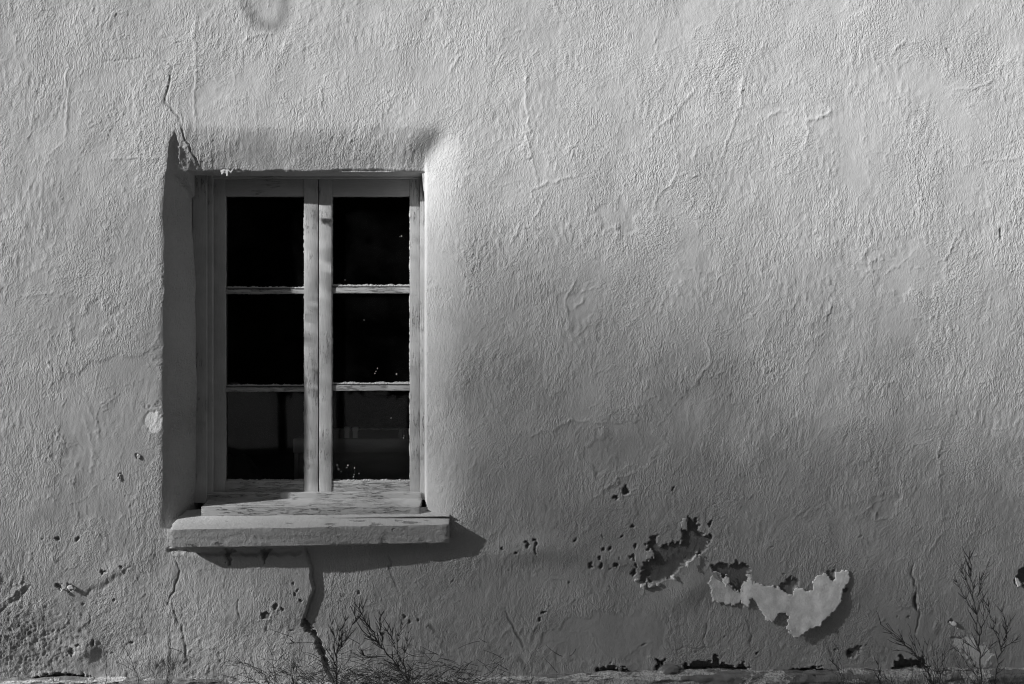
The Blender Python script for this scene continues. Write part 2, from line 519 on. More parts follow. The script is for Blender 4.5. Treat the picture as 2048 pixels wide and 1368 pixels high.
# the plaster left of the split below the sill stands proud of the rest
split = [(611, 1096), (616, 1112), (622, 1130), (623, 1150), (627, 1168), (628, 1182), (621, 1200), (615, 1222), (609, 1240), (612, 1250), (626, 1262), (636, 1282), (646, 1310), (652, 1335), (668, 1368), (672, 1400)]
sj = jag(split, 1.6, rr, 7)
spy = np.array([p[1] for p in sj]); spx = np.array([p[0] for p in sj])
o_ = np.argsort(spy)
sx_at = np.interp(gy, spy[o_], spx[o_])[:, None]
vert = sstep(gy, 1060, 1110)[:, None] * np.interp(gy, [1060, 1180, 1235, 1262, 1330, 1400], [1, 1.0, 0.85, 0.5, 0.55, 0.4])[:, None]
proud = np.where(GX < sx_at, np.exp(-((sx_at - GX) / 210.0) ** 2), 0.0)
rightdip = np.where(GX >= sx_at, np.exp(-((GX - sx_at) / 170.0) ** 2), 0.0)
H += vert * (0.010 * proud - 0.003 * rightdip)
s, d, t, _ = dist_line(sj, 12); H[s] -= 0.008 * np.exp(-(d / 1.4) ** 2)
lost_patch([(605, 1236), (614, 1240), (622, 1256), (634, 1270), (630, 1274), (616, 1262), (606, 1250)], 0.014, 0.8, 0.6)
lost_patch([(634, 1276), (648, 1300), (656, 1330), (650, 1334), (640, 1306), (632, 1288)], 0.006, 0.8, 0.4)

# cracks
crack([(327, 120), (345, 134), (340, 150), (335, 180), (329, 205), (347, 224), (360, 246), (366, 270), (378, 300), (392, 325), (402, 342)], 1.7, 0.0042, 1.6, 0.7)
crack([(295, 95), (327, 120)], 1.6, 0.002, 1.2, 0.3)
crack([(195, 126), (240, 120), (290, 115)], 1.6, 0.0022, 1.5, 0.35)
crack([(777, 1100), (783, 1125), (781, 1145), (790, 1165), (800, 1190)], 1.7, 0.003, 1.5, 0.6)
crack([(348, 1106), (352, 1122), (360, 1140), (353, 1165), (342, 1190), (335, 1215)], 2.0, 0.004, 1.8, 0.5)
crack([(342, 1190), (350, 1225), (364, 1262), (372, 1290), (376, 1340)], 2.0, 0.003, 1.8, 0.35)
crack([(1009, 1212), (1016, 1236), (1030, 1262), (1042, 1280), (1049, 1305)], 2.0, 0.004, 1.5, 0.7)
crack([(1828, 1125), (1822, 1150), (1834, 1175), (1832, 1195), (1829, 1210)], 2.0, 0.004, 1.5, 0.6)
crack([(1832, 1188), (1830, 1204), (1834, 1220)], 3.4, 0.012, 1.0, 0.8)
crack([(1840, 1210), (1836, 1250), (1830, 1275)], 2.0, 0.004, 1.5, 0.3)
crack([(1345, 1300), (1375, 1295), (1400, 1298), (1430, 1290)], 1.8, 0.003, 1.5, 0.4)
crack([(1415, 1235), (1410, 1270), (1412, 1300)], 1.7, 0.003, 1.5, 0.35)
crack([(1495, 1235), (1500, 1262), (1502, 1300)], 1.7, 0.003, 1.5, 0.35)
crack([(1730, 500), (1740, 545), (1720, 570)], 1.5, 0.0016, 1.5, 0.1)
crack([(480, 1195), (476, 1215), (483, 1240)], 1.8, 0.003, 1.5, 0.4)
crack([(180, 1225), (178, 1252)], 1.8, 0.003, 1.5, 0.4)
crack([(1893, 95), (1898, 108)], 2.9, 0.004, 1, 0.35, True)
crack([(1900, 122), (1898, 138)], 2.9, 0.002, 1, 0.0, True)
crack([(2000, 455), (2003, 480)], 2.4, 0.004, 1.5, 0.3, True)
# ridges that can be followed on the photograph
for pts in ([(1300, 440), (1310, 405), (1325, 380), (1352, 352), (1390, 352), (1435, 345)], [(1352, 352), (1357, 325), (1353, 300)],
            [(1300, 275), (1345, 228), (1365, 205), (1400, 170)], [(1165, 345), (1060, 380), (1035, 372)], [(1090, 400), (1065, 330), (1055, 250), (1048, 130), (1050, 60)],
            [(1600, 235), (1622, 240), (1672, 225)], [(1622, 240), (1605, 305)], [(1890, 185), (1960, 172), (1995, 158)], [(1940, 320), (2048, 316)],
            [(1780, 110), (1810, 82), (1848, 85)], [(1830, 330), (1842, 400), (1835, 450)], [(1015, 500), (1040, 450), (1090, 455)], [(1090, 400), (1065, 440)],
            [(1135, 640), (1130, 600), (1150, 560), (1140, 550)], [(1150, 620), (1168, 590)], [(1440, 330), (1482, 205), (1490, 140)], [(1520, 240), (1560, 220), (1610, 235)],
            [(30, 590), (80, 588), (160, 592)], [(180, 310), (240, 318), (330, 315)], [(132, 110), (135, 200), (128, 290)], [(385, 20), (392, 120), (388, 250)],
            [(480, 85), (520, 68), (560, 75)], [(640, 170), (645, 240)], [(890, 150), (925, 110)], [(1170, 1010), (1230, 960), (1300, 930)], [(1040, 880), (1150, 840), (1260, 850)],
            [(1740, 1000), (1750, 1040), (1780, 1030)], [(1850, 1110), (1870, 1090), (1890, 1050)], [(1380, 780), (1420, 720), (1410, 660)], [(1880, 860), (1880, 1000)],
            [(980, 1290), (1010, 1262), (1040, 1265), (1090, 1240)], [(1160, 1070), (1200, 1040)], [(0, 1205), (40, 1180), (60, 1160)]):
    ridge(pts, 2.4, 0.0016, 2.8)
# broad swells with shaded undersides
bulge(1060, 1098, 120, 26, 0.010, -0.12); bulge(1180, 1112, 110, 22, 0.008, 0.1)
bulge(1280, 1120, 60, 16, 0.006, 0.0)
crack([(165, 1190), (215, 1168), (240, 1152), (262, 1132)], 5.0, 0.0016, 3.0, 0.0)
bulge(225, 1145, 60, 18, 0.004, -0.5)
crack([(0, 1225), (35, 1200), (60, 1170)], 4.0, 0.002, 2.0, 0.15)
bulge(345, 305, 7, 34, -0.006, 0.05)
bulge(870, 290, 40, 26, -0.012, -0.8)
bulge(320, 1315, 55, 24, 0.012, 0.0)
bulge(170, 1300, 26, 20, 0.010, 0.0)
bulge(1380, 1180, 60, 30, 0.010, -0.6)
# plaster crumbled in the lower left corner
crumb = sstep(-np.hypot((GX - 60) / 130.0, (GY - 1295) / 75.0), -1.25, -0.35)
crumb = np.maximum(crumb, 0.35 * sstep(-np.hypot((GX - 250) / 330.0, (GY - 1270) / 110.0), -1.1, -0.4))
ce = band(34, 0.9, 0.8, 71) + 0.7 * band(12, 0.6, 0.9, 72) + 0.45 * band(7, 0.4, 1, 76)
H += crumb * (-0.0018 * sstep(ce, 0.2, 1.7) + 0.0003 * band(7, 0.4, 1, 77))
low = sstep(GY, 1080, 1330)
HF += low * (0.00022 * band(30, 0.5, 1.0, 73) + 0.00022 * band(16, 0.4, 1.0, 74))
BARE = np.maximum(BARE, 0.55 * crumb * sstep(band(30, 0.5, 1, 75), 0.6, 1.2))
# rubbed and patched smooth areas
smooth_patch([(1735, 515), (1760, 500), (1800, 500), (1820, 478), (1850, 482), (1880, 520), (1905, 540), (1870, 575), (1850, 592), (1800, 590), (1750, 570), (1732, 545)])
smooth_patch([(1748, 1000), (1790, 985), (1800, 1020), (1770, 1040), (1750, 1030)], 0.0008)
smooth_patch([(1165, 895), (1215, 850), (1290, 845), (1330, 900), (1260, 950), (1190, 940)], 0.0006)
smooth_patch([(130, 650), (165, 612), (240, 620), (230, 660), (160, 690)], 0.0009)
smooth_patch([(1130, 640), (1132, 585), (1165, 575), (1190, 620), (1170, 650)], 0.0009)
smooth_patch([(120, 760), (200, 720), (320, 700), (325, 900), (230, 1060), (120, 1000)], 0.0003, 0.6)
smooth_patch([(1060, 1290), (1150, 1230), (1320, 1230), (1330, 1310), (1200, 1330)], 0.0004, 0.7)
smooth_patch([(1740, 1250), (1760, 1200), (1880, 1230), (1870, 1300), (1780, 1330)], 0.0003, 0.7)
smooth_patch([(1180, 430), (1240, 400), (1290, 440), (1230, 470)], 0.0003, 0.7)
# large lost patches of paint and plaster
Z5 = lambda x, y: (960 + x / 2.695, 940 + y / 2.695)
patch_a = [Z5(*q) for q in ((870, 560), (880, 500), (920, 480), (935, 450), (905, 430), (898, 400), (930, 360), (955, 345), (950, 395), (975, 415), (1010, 400), (1060, 385), (1085, 400), (1095, 370), (1083, 320), (1115, 310), (1122, 250), (1142, 270), (1160, 256), (1175, 300), (1180, 340), (1215, 350), (1247, 355), (1240, 392), (1215, 425), (1150, 470), (1090, 505), (1040, 575), (1000, 592), (950, 602), (860, 600))]
lost_patch(patch_a, 0.0075, 0.9, 0.9, 0.004)
patch_b = [Z5(*q) for q in ((1248, 510), (1300, 505), (1360, 515), (1385, 485), (1410, 510), (1430, 500), (1450, 520), (1452, 570), (1470, 640), (1400, 660), (1340, 620), (1300, 575), (1255, 540))]
lost_patch(patch_b, 0.009, 0.9, 0.8, 0.004)
lost_patch([Z5(*q) for q in ((1610, 620), (1650, 600), (1685, 570), (1720, 600), (1705, 640), (1670, 668), (1630, 655))], 0.006, 1.0, 0.7, 0.003)
lost_patch([Z5(*q) for q in ((1870, 545), (1915, 540), (1910, 590), (1880, 590))], 0.004, 0.6, 0.6)
# pale older coat lower right, and beside the window on the left
lost_patch([(1900, 1275), (1940, 1272), (1960, 1290), (1985, 1305), (1975, 1325), (1962, 1340), (1945, 1330), (1928, 1308), (1912, 1300)], 0.0012, 1.7, 0.0, 0.001, 0.8, 0.4)
lost_patch([(290, 825), (312, 820), (323, 835), (320, 860), (303, 866), (288, 850)], 0.0012, 0.6, 0.0, 0.001, 1.0, 0.2)
lost_patch([(284, 806), (300, 815), (318, 806), (322, 814), (300, 820), (286, 816)], 0.0015, 1.0, 0.15, 0.001)
lost_patch([(2040, 1140), (2060, 1130), (2070, 1170), (2046, 1172), (2030, 1166)], 0.012, 1.0, 0.9, 0.004)
lost_patch([(1690, 1306), (1710, 1292), (1728, 1290), (1715, 1310), (1700, 1316)], 0.006, 1.0, 0.7, 0.002)
# base of the wall: cavities above the plinth
for pts, dep in (([(1305, 1342), (1318, 1322), (1332, 1318), (1326, 1330), (1312, 1346)], 0.03), ([(1365, 1322), (1380, 1328), (1400, 1322), (1425, 1326), (1428, 1305), (1434, 1310), (1440, 1326), (1470, 1332), (1478, 1346), (1372, 1350)], 0.03),
                 ([(1470, 1334), (1484, 1326), (1500, 1336), (1490, 1350), (1470, 1350)], 0.03), ([(1190, 1340), (1225, 1332), (1260, 1340), (1240, 1352), (1190, 1352)], 0.02),
                 ([(1780, 1344), (1795, 1322), (1800, 1312), (1815, 1320), (1850, 1316), (1862, 1344), (1820, 1350)], 0.03), ([(1560, 1344), (1600, 1338), (1650, 1335), (1655, 1350), (1560, 1352)], 0.02),
                 ([(60, 1356), (120, 1346), (180, 1352), (160, 1364), (60, 1366)], 0.02)):
    lost_patch(pts, dep, 1.1, 0.9, 0.003)
# small pits where flakes have gone
def pit(x, y, rx, ry, rot=0.0, depth=0.009, bare=0.95):
    n = 9
    pts = []
    for q in range(n):
        a = 2 * math.pi * q / n; k_ = rr.uniform(0.6, 1.3)
        u, v = rx * k_ * math.cos(a), ry * k_ * math.sin(a)
        pts.append((x + u * math.cos(rot) - v * math.sin(rot), y + u * math.sin(rot) + v * math.cos(rot)))
    lost_patch(pts, depth, 0.5, bare, 0.0025)
for zx, zy, a, b in ((255, 395, 5, 7), (298, 390, 4, 8), (298, 432, 4, 6), (730, 145, 6, 5), (785, 108, 8, 8), (515, 377, 3, 4), (665, 432, 3, 4), (643, 468, 4, 4), (700, 420, 2.5, 4), (652, 515, 4, 5),
                     (595, 510, 4, 6), (838, 410, 4, 4), (820, 460, 4, 8), (840, 515, 4, 5), (830, 552, 6, 6), (820, 302, 3, 3), (767, 355, 2.5, 2.5), (480, 610, 2.5, 3), (1240, 285, 4, 7), (1040, 105, 2, 3),
                     (200, 445, 3, 3), (120, 418, 3, 2), (735, 510, 6, 6), (1495, 990, 3, 3), (1990, 985, 6, 5), (345, 765, 8, 3), (320, 805, 3, 3)):
    p = Z5(zx, zy); pit(p[0], p[1], a, b, rr.uniform(-0.4, 0.4))
for x, y, a, b in ((120, 1172, 7, 7), (142, 1176, 7, 8), (208, 1143, 7, 4), (244, 1132, 5, 4), (144, 1303, 5, 9), (157, 1290, 5, 3), (186, 1285, 4, 6), (276, 912, 4, 6), (239, 951, 4, 6), (115, 1077, 6, 4), (155, 1076, 4, 4),
                   (533, 1229, 9, 9), (552, 1212, 5, 7), (567, 1217, 4, 4), (591, 1186, 4, 3), (602, 1200, 4, 3), (585, 1260, 9, 2), (809, 1232, 4, 4), (819, 1243, 4, 3), (837, 1240, 3, 4), (588, 1165, 3, 2), (227, 1200, 3, 4),
                   (1060, 320, 2, 2), (1903, 1243, 4, 5), (1690, 1180, 5, 4), (2030, 1160, 4, 3), (1670, 1300, 5, 3), (700, 1165, 2, 2), (262, 1285, 4, 3)):
    pit(x, y, a, b, rr.uniform(-0.4, 0.4), 0.004, 0.8)
for q in range(40):      # scattered little scars low on the wall
    x = rr.uniform(0, 2048); y = rr.uniform(1060, 1330) if x > 650 or x < 330 else rr.uniform(1130, 1330)
    pit(x, y, rr.uniform(1.5, 3.5), rr.uniform(1.2, 3), rr.uniform(-0.6, 0.6), 0.003, 0.45)
# rough edges round the opening and at the sill's ends
lost_patch([(352, 1052), (372, 1040), (376, 1010), (388, 990), (402, 1000), (402, 1050)], 0.03, 0.8, 0.8)
lost_patch([(834, 996), (842, 1000), (852, 1020), (848, 1034), (834, 1034)], 0.03, 0.6, 0.8)
lost_patch([(448, 1096), (452, 1116), (458, 1130), (464, 1128), (460, 1110), (470, 1100)], 0.012, 0.7, 0.5)
lost_patch([(520, 1098), (527, 1112), (530, 1128), (533, 1112), (545, 1098)], 0.012, 0.5, 0.5)
crack([(340, 1100), (420, 1108), (520, 1106), (600, 1104)], 4.0, 0.012, 1.5, 0.2, False)
# soft U-shaped shadow at the top, painted into the colour
loop_shadow = [(478, -30), (492, 15), (512, 42), (536, 54), (556, 50), (568, 25), (572, -30)]
s, d, t, _ = dist_line(loop_shadow, 40); DIRT_SHADE[s] = np.maximum(DIRT_SHADE[s], 0.5 * np.exp(-(d / 13.0) ** 2))
H += HF * (1 - 0.85 * SM)
SM = SM - 1.3 * inrec * (GX < 420)       # the shaded reveal kept its coarse render
H += 0.0007 * band(30, 0.6, 1.4, 111) * inrec * (GX < 400) + 0.0004 * band(13, 0.5, 1.4, 112) * inrec * (GX < 400)
# shade painted into the colour with a wandering edge, right of the window and along the foot of the wall
edge_wob = 60 * band(340, 0.6, 0.7, 101) + 22 * band(90, 0.6, 1, 102) + 8 * band(30, 0.6, 1, 103)
line_y = np.interp(gx, [-700, 0, 300, 560, 680, 900, 1000, 1300, 1700, 2048, 2750], [1180, 1180, 1230, 1330, 1160, 1010, 800, 760, 800, 820, 820])[None, :]
LOW_SHADE = sstep(GY + edge_wob - line_y, -50, 130) * (0.75 + 0.25 * sstep(band(120, 0.7, 1, 104), -1, 1))

def sample(A_, px, py):
    u = np.clip((np.asarray(px, float) - X0) / ST, 0, SH[1] - 1.001); v = np.clip((np.asarray(py, float) - Y0) / ST, 0, SH[0] - 1.001)
    i = u.astype(int); j = v.astype(int); fu = u - i; fv = v - j
    return (A_[j, i] * (1 - fu) + A_[j, i + 1] * fu) * (1 - fv) + (A_[j + 1, i] * (1 - fu) + A_[j + 1, i + 1] * fu) * fv

def surf(px, py, out=0.0):
    """the wall surface seen at photograph pixel (px, py), moved out of the wall by out"""
    h0 = sample(H0, px, py); k_ = (D - h0) / D
    return ((px - 1024) / PPM * k_, -(h0 + sample(H, px, py) + out), ZC + (684 - py) / PPM * k_)

# mesh columns and rows: fine in the photographed part, coarse beyond
mx = np.concatenate([np.arange(X0, -48, 18), np.arange(-40, 2090, 2), np.arange(2106, X1 - 2, 18)]).astype(float)
my = np.concatenate([np.arange(Y0, -48, 18), np.arange(-40, 1400, 2), np.arange(1404, Y1, 6)]).astype(float)
my[-1] = 684 + ZC * PPM
MX, MY = np.meshgrid(mx, my)
h0 = sample(H0, MX, MY); hd = sample(H, MX, MY); kk = (D - h0) / D
V = np.stack([(MX - 1024) / PPM * kk, -(h0 + hd), ZC + (684 - MY) / PPM * kk], -1).reshape(-1, 3)
V[-len(mx):, 2] = -0.02
nX, nY = len(mx), len(my)
ii = np.arange(nX * nY).reshape(nY, nX)
q = np.stack([ii[1:, :-1], ii[1:, 1:], ii[:-1, 1:], ii[:-1, :-1]], -1)
cxm = (mx[1:] + mx[:-1]) / 2; cym = (my[1:] + my[:-1]) / 2
keepq = ~((cym[:, None] > YIT) & (cym[:, None] < YIB) & (cxm[None, :] > XIL) & (cxm[None, :] < XIR))
Q = q[keepq].reshape(-1, 4)
me = bpy.data.meshes.new('wall')
me.vertices.add(len(V)); me.vertices.foreach_set('co', V.astype(np.float32).ravel())
me.loops.add(len(Q) * 4); me.loops.foreach_set('vertex_index', Q.astype(np.int32).ravel())
me.polygons.add(len(Q)); me.polygons.foreach_set('loop_start', (np.arange(len(Q)) * 4).astype(np.int32))
me.update(calc_edges=True); me.validate()
me.polygons.foreach_set('use_smooth', np.ones(len(me.polygons), dtype=bool))
for nm, arr in (('smooth', SM), ('bare', BARE), ('dirt_shade', DIRT_SHADE), ('white', WHITE), ('low_shade', LOW_SHADE)):
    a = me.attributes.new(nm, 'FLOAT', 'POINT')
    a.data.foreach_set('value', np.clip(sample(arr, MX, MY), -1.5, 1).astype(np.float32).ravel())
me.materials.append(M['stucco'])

house = tag(empty('house'), 'old house wall of cracked pale stucco with one deep-set casement window', 'house')
wall = bpy.data.objects.new('wall', me); COL.objects.link(wall); wall.parent = house
tag(wall, 'cracked and peeling pale stucco wall')

# ------------------------------------------------------------------ ground
def ground():
    n = 60
    xs = np.concatenate([[-300, -60, -15], np.linspace(-6, 6, n), [15, 60, 300]])
    ys = np.concatenate([[-300, -60, -15], np.linspace(-6, 0.9, 40), [15, 300]])
    rn = np.random.default_rng(3)
    v = [(x, y, (rn.normal(0, 0.006) if abs(x) < 6 and -6 < y < 0.2 else 0) - 0.005) for y in ys for x in xs]
    nx_ = len(xs)
    f = [(j * nx_ + i, j * nx_ + i + 1, (j + 1) * nx_ + i + 1, (j + 1) * nx_ + i) for j in range(len(ys) - 1) for i in range(nx_ - 1)]
    return tag(mesh_obj('ground', v, f, M['earth'], None, True), 'bare dry earth in front of the wall', None, None, 'structure')
ground()

# ------------------------------------------------------------------ behind the photographer: unseen evergreen screen added to cut the low sky and darken the panes
def added_hedge():
    rn = np.random.default_rng(14)
    n = 75000
    x = rn.uniform(-21, 22, n); z = rn.uniform(0.1, 1, n) ** 0.8 * (6.6 + 0.7 * np.sin(x * 0.9) + 0.4 * np.sin(x * 2.3))
    y = -9.5 + rn.normal(0, 0.55, n)
    sz = rn.uniform(0.2, 0.4, n); d1 = rn.normal(0, 1, (n, 3)); d1 /= np.linalg.norm(d1, axis=1)[:, None]
    d2_ = np.cross(d1, rn.normal(0, 1, (n, 3))); d2_ /= np.linalg.norm(d2_, axis=1)[:, None]
    c = np.stack([x, y, z], 1)
    v = np.stack([c - d1 * sz[:, None], c + d2_ * sz[:, None] * 0.5, c + d1 * sz[:, None], c - d2_ * sz[:, None] * 0.5], 1).reshape(-1, 3)
    root = tag(empty('added_hedge', (2.5, -9.5, 0)), 'unseen evergreen screen added behind the camera to block the low sky', 'added_hedge')
    o = mesh_obj('added_foliage', v, np.arange(4 * n).reshape(-1, 4).tolist(), M['leaf'], root); o.location = -root.location
    vv = []; ff = []
    for q_ in range(44):
        xx = -20.8 + q_ * 0.97 + rn.uniform(-0.1, 0.1)
        pts = [Vector((xx, -9.5, -0.01)), Vector((xx + rn.uniform(-.1, .1), -9.5, 2.2)), Vector((xx + rn.uniform(-.2, .2), -9.5, 5.6))]
        vv = []; ff = []
        tube(vv, ff, pts, 0.07, 0.02, 6)
        t = mesh_obj('trunk', vv, ff, M['twig'], root); t.location = -root.location  # trunks of the added unseen screen

# ------------------------------------------------------------------ plinth along the foot of the wall
def plinth():
    xs = np.concatenate([np.arange(X0, -40, 30), np.arange(-40, 2090, 2.5), np.arange(2100, X1 - 4, 30)])
    prof = [(0.10, 0.0), (0.05, 0.0), (0.02, 0.0), (0.0, 0.0)] + [(-0.006 * q, -0.0003 * q) for q in range(1, 11)] + [(-0.064, -0.004), (-0.067, -0.010)] + [(-0.068 - 0.0004 * q, -0.016 - 0.007 * q) for q in range(0, 12)] + [(-0.08, -0.14), (-0.085, -0.20), (-0.09, -0.30)]
    rn = np.random.default_rng(8)
    def n1(m, w_):
        r_ = rn.standard_normal((len(prof), m)); k_ = np.hanning(w_ * 2 + 1); k_ /= k_.sum()
        r_ = np.stack([np.convolve(np.pad(a, w_, mode='wrap'), k_, 'valid') for a in r_])
        r_ = (np.roll(r_, 1, 0) + 2 * r_ + np.roll(r_, -1, 0)) / 4
        return r_ / r_.std()
    na = n1(len(xs), 40); nb = n1(len(xs), 6)
    line = np.interp(xs, [-700, 0, 420, 620, 1050, 1220, 1500, 2048, 2750], [1362, 1357, 1354, 1364, 1354, 1343, 1340, 1336, 1334])
    v = []
    for j, (py_, pz) in enumerate(prof):
        for i, x in enumerate(xs):
            hh = float(sample(H0, x, 1345)); k_ = (D - hh) / D
            dy = 0.004 * na[j, i] + 0.0016 * nb[j, i]; dz = 0.004 * na[(j + 5) % len(prof), i] + 0.0022 * nb[(j + 3) % len(prof), i]
            v.append(((x - 1024) / PPM * k_, -hh + py_ + dy * (py_ < 0.04), ZC + (684 - line[i]) / PPM * k_ + pz + dz))
    n_ = len(xs)
    f = [(j * n_ + i, (j + 1) * n_ + i, (j + 1) * n_ + i + 1, j * n_ + i + 1) for j in range(len(prof) - 1) for i in range(n_ - 1)]
    o = mesh_obj('plinth', v, f, M['plinth'], house, True)
    tag(o, 'worn ledge with blotched remains of pale render')
plinth()

# ------------------------------------------------------------------ window
def rough_bar(name, lo, hi, mat, parent, seed=0, cell=0.02, jitter=0.00018, bevel=0.0014, taper=None):
    """a sawn, worn bar between two corners: subdivided along its length, edges eased, faces slightly uneven"""
    rn = random.Random(seed)
    bm = bmesh.new()
    bmesh.ops.create_cube(bm, size=1)
    for v in bm.verts:
        v.co = Vector([lo[i] + (v.co[i] + 0.5) * (hi[i] - lo[i]) for i in range(3)])
    bmesh.ops.bevel(bm, geom=list(bm.edges), offset=bevel, segments=2, affect='EDGES', profile=0.6)
    dim = [hi[i] - lo[i] for i in range(3)]; ax = dim.index(max(dim))
    n = max(2, int(dim[ax] / cell))
    for k_ in range(1, n):
        co = [0, 0, 0]; co[ax] = lo[ax] + dim[ax] * k_ / n
        no = [0, 0, 0]; no[ax] = 1
        bmesh.ops.bisect_plane(bm, geom=list(bm.verts) + list(bm.edges) + list(bm.faces), plane_co=co, plane_no=no)
    for v in bm.verts:
        for i in range(3):
            if i != ax: v.co[i] += rn.gauss(0, jitter)
    if taper: taper(bm)
    me_ = bpy.data.meshes.new(name); bm.to_mesh(me_); bm.free()
    me_.polygons.foreach_set('use_smooth', np.ones(len(me_.polygons), dtype=bool))
    me_.set_sharp_from_angle(angle=math.radians(30))
    me_.materials.append(mat)
    o = bpy.data.objects.new(name, me_); COL.objects.link(o); o.parent = parent
    return o

def bar_px(name, x0, x1, y0, y1, front, back, mat, parent, **kw):
    """a bar whose FRONT face (at depth front) shows between those photograph pixels"""
    a = P(x0, y1, front); b = P(x1, y0, front)
    return rough_bar(name, (a.x, front, a.z), (b.x, back, b.z), mat, parent, **kw)

FR = 0.131         # front of the fixed frame
SA = 0.146         # front of the sashes
GL = 0.166         # glass
bar_px('frame_jamb', 386, 413, 340, 1006, FR - 0.012, 0.24, M['wood_z'], house, seed=1)
bar_px('frame_bead', 414.5, 425, 346, 996, FR, 0.24, M['wood_z'], house, seed=2)
bar_px('frame_jamb', 840, 870, 340, 1000, FR, 0.24, M['wood_z'], house, seed=3)
bar_px('frame_head', 386, 870, 322, 357, FR + 0.004, 0.24, M['wood_top'], house, seed=4)
bar_px('threshold', 405, 842, 985, 1008, 0.125, 0.24, M['wood_x'], house, seed=5)

def slope_board():
    def tp(bm):
        for v in bm.verts:
            v.co.z -= (0.12 - v.co.y) / 0.10 * 0.020 if v.co.y < 0.12 else 0
    a = P(402, 1014, 0.02); b = P(839, 1014, 0.02)
    ztop = P(600, 996, 0.118).z
    o = rough_bar('sill_board', (a.x, 0.022, ztop - 0.045), (b.x, 0.15, ztop), M['wood_x'], house, seed=6, taper=tp, bevel=0.003)
    return o
slope_board()

def sash(x_out_l, x_in_l, x_in_r, x_out_r, rows_l, seed):
    s_ = empty('casement_sash', P((x_out_l + x_out_r) / 2, 985, SA), house)
    inv = s_.location.copy()
    made = []
    made.append(bar_px('stile', x_out_l, x_in_l, 358, 987, SA, SA + 0.045, M['wood_z'], s_, seed=seed))
    made.append(bar_px('stile', x_in_r, x_out_r, 358, 987, SA, SA + 0.045, M['wood_z'], s_, seed=seed + 1))
    made.append(bar_px('rail', x_in_l + 0.3, x_in_r - 0.3, 358.5, 392, SA + 0.002, SA + 0.043, M['wood_top'], s_, seed=seed + 2))
    made.append(bar_px('rail', x_in_l + 0.3, x_in_r - 0.3, 962, 986.5, SA + 0.003, SA + 0.043, M['wood_x'], s_, seed=seed + 3))
    for k_, (a, b) in enumerate(rows_l):
        made.append(bar_px('muntin', x_in_l + 0.2, x_in_r - 0.2, a + 4, b, SA + 0.006, SA + 0.04, M['wood_x'], s_, seed=seed + 5 + k_, jitter=0.0003))
    edges = [392] + [y for ab in rows_l for y in ab] + [962]
    rn = random.Random(seed)
    for k_ in range(3):
        y0, y1 = edges[2 * k_], edges[2 * k_ + 1]
        a = P(x_in_l - 4, y1 + 4, GL); b = P(x_in_r + 4, y0 - 4, GL)
        bm = bmesh.new(); bmesh.ops.create_cube(bm, size=1)
        for v in bm.verts: v.co = Vector(((a.x + b.x) / 2 + v.co.x * (b.x - a.x), GL + v.co.y * 0.003, (a.z + b.z) / 2 + v.co.z * (b.z - a.z)))
        me_ = bpy.data.meshes.new('pane'); bm.to_mesh(me_); bm.free(); me_.materials.append(M['glass'])
        o = bpy.data.objects.new('pane', me_); COL.objects.link(o); o.parent = s_; made.append(o)
        # ragged putty fillet round the pane
        verts = []; faces = []
        A_ = P(x_in_l, y1, SA + 0.004); B_ = P(x_in_r, y0, SA + 0.004)
        for side in range(4):
            L = (B_.z - A_.z) if side in (0, 2) else (B_.x - A_.x)
            n = int(L / 0.0035); base = len(verts); wd = {0: 0.0028, 1: 0.0055, 2: 0.0035, 3: 0.002}[side]
            lvl = 0.5
            for q_ in range(n + 1):
                t_ = q_ / n; lvl = min(1.5, max(0.1, lvl + rn.gauss(0, 0.40))) * 0.85 + 0.15 * 0.5
                wv = wd * (0.35 + 0.75 * lvl); th = 0.012 * rn.uniform(0.75, 1.0)
                if side == 0: p0 = (A_.x - 0.003, A_.z + L * t_); inn = (1, 0)
                elif side == 1: p0 = (A_.x + L * t_, A_.z - 0.003); inn = (0, 1)
                elif side == 2: p0 = (B_.x + 0.003, A_.z + L * t_); inn = (-1, 0)
                else: p0 = (A_.x + L * t_, B_.z + 0.003); inn = (0, -1)
                yf = GL - 0.0018 - th; yb = GL - 0.0019
                verts += [(p0[0], yf, p0[1]), (p0[0] + inn[0] * (0.003 + wv * 0.45), yf + th * 0.35, p0[1] + inn[1] * (0.003 + wv * 0.45)), (p0[0] + inn[0] * (0.003 + wv), yb - 0.001, p0[1] + inn[1] * (0.003 + wv)), (p0[0], yb, p0[1])]
            for q_ in range(n):
                c = base + q_ * 4
                for e in range(4):
                    faces.append((c + e, c + (e + 1) % 4, c + 4 + (e + 1) % 4, c + 4 + e))
        o = mesh_obj('putty', verts, faces, M['putty'], s_)
        made.append(o)
    for o in made:
        o.location = -inv
    return s_
sash_l = sash(426, 450, 608, 636, [(575, 587), (771, 783)], 20)
sash_r = sash(638.2, 663, 819.5, 839.5, [(571, 586), (767, 781)], 40)

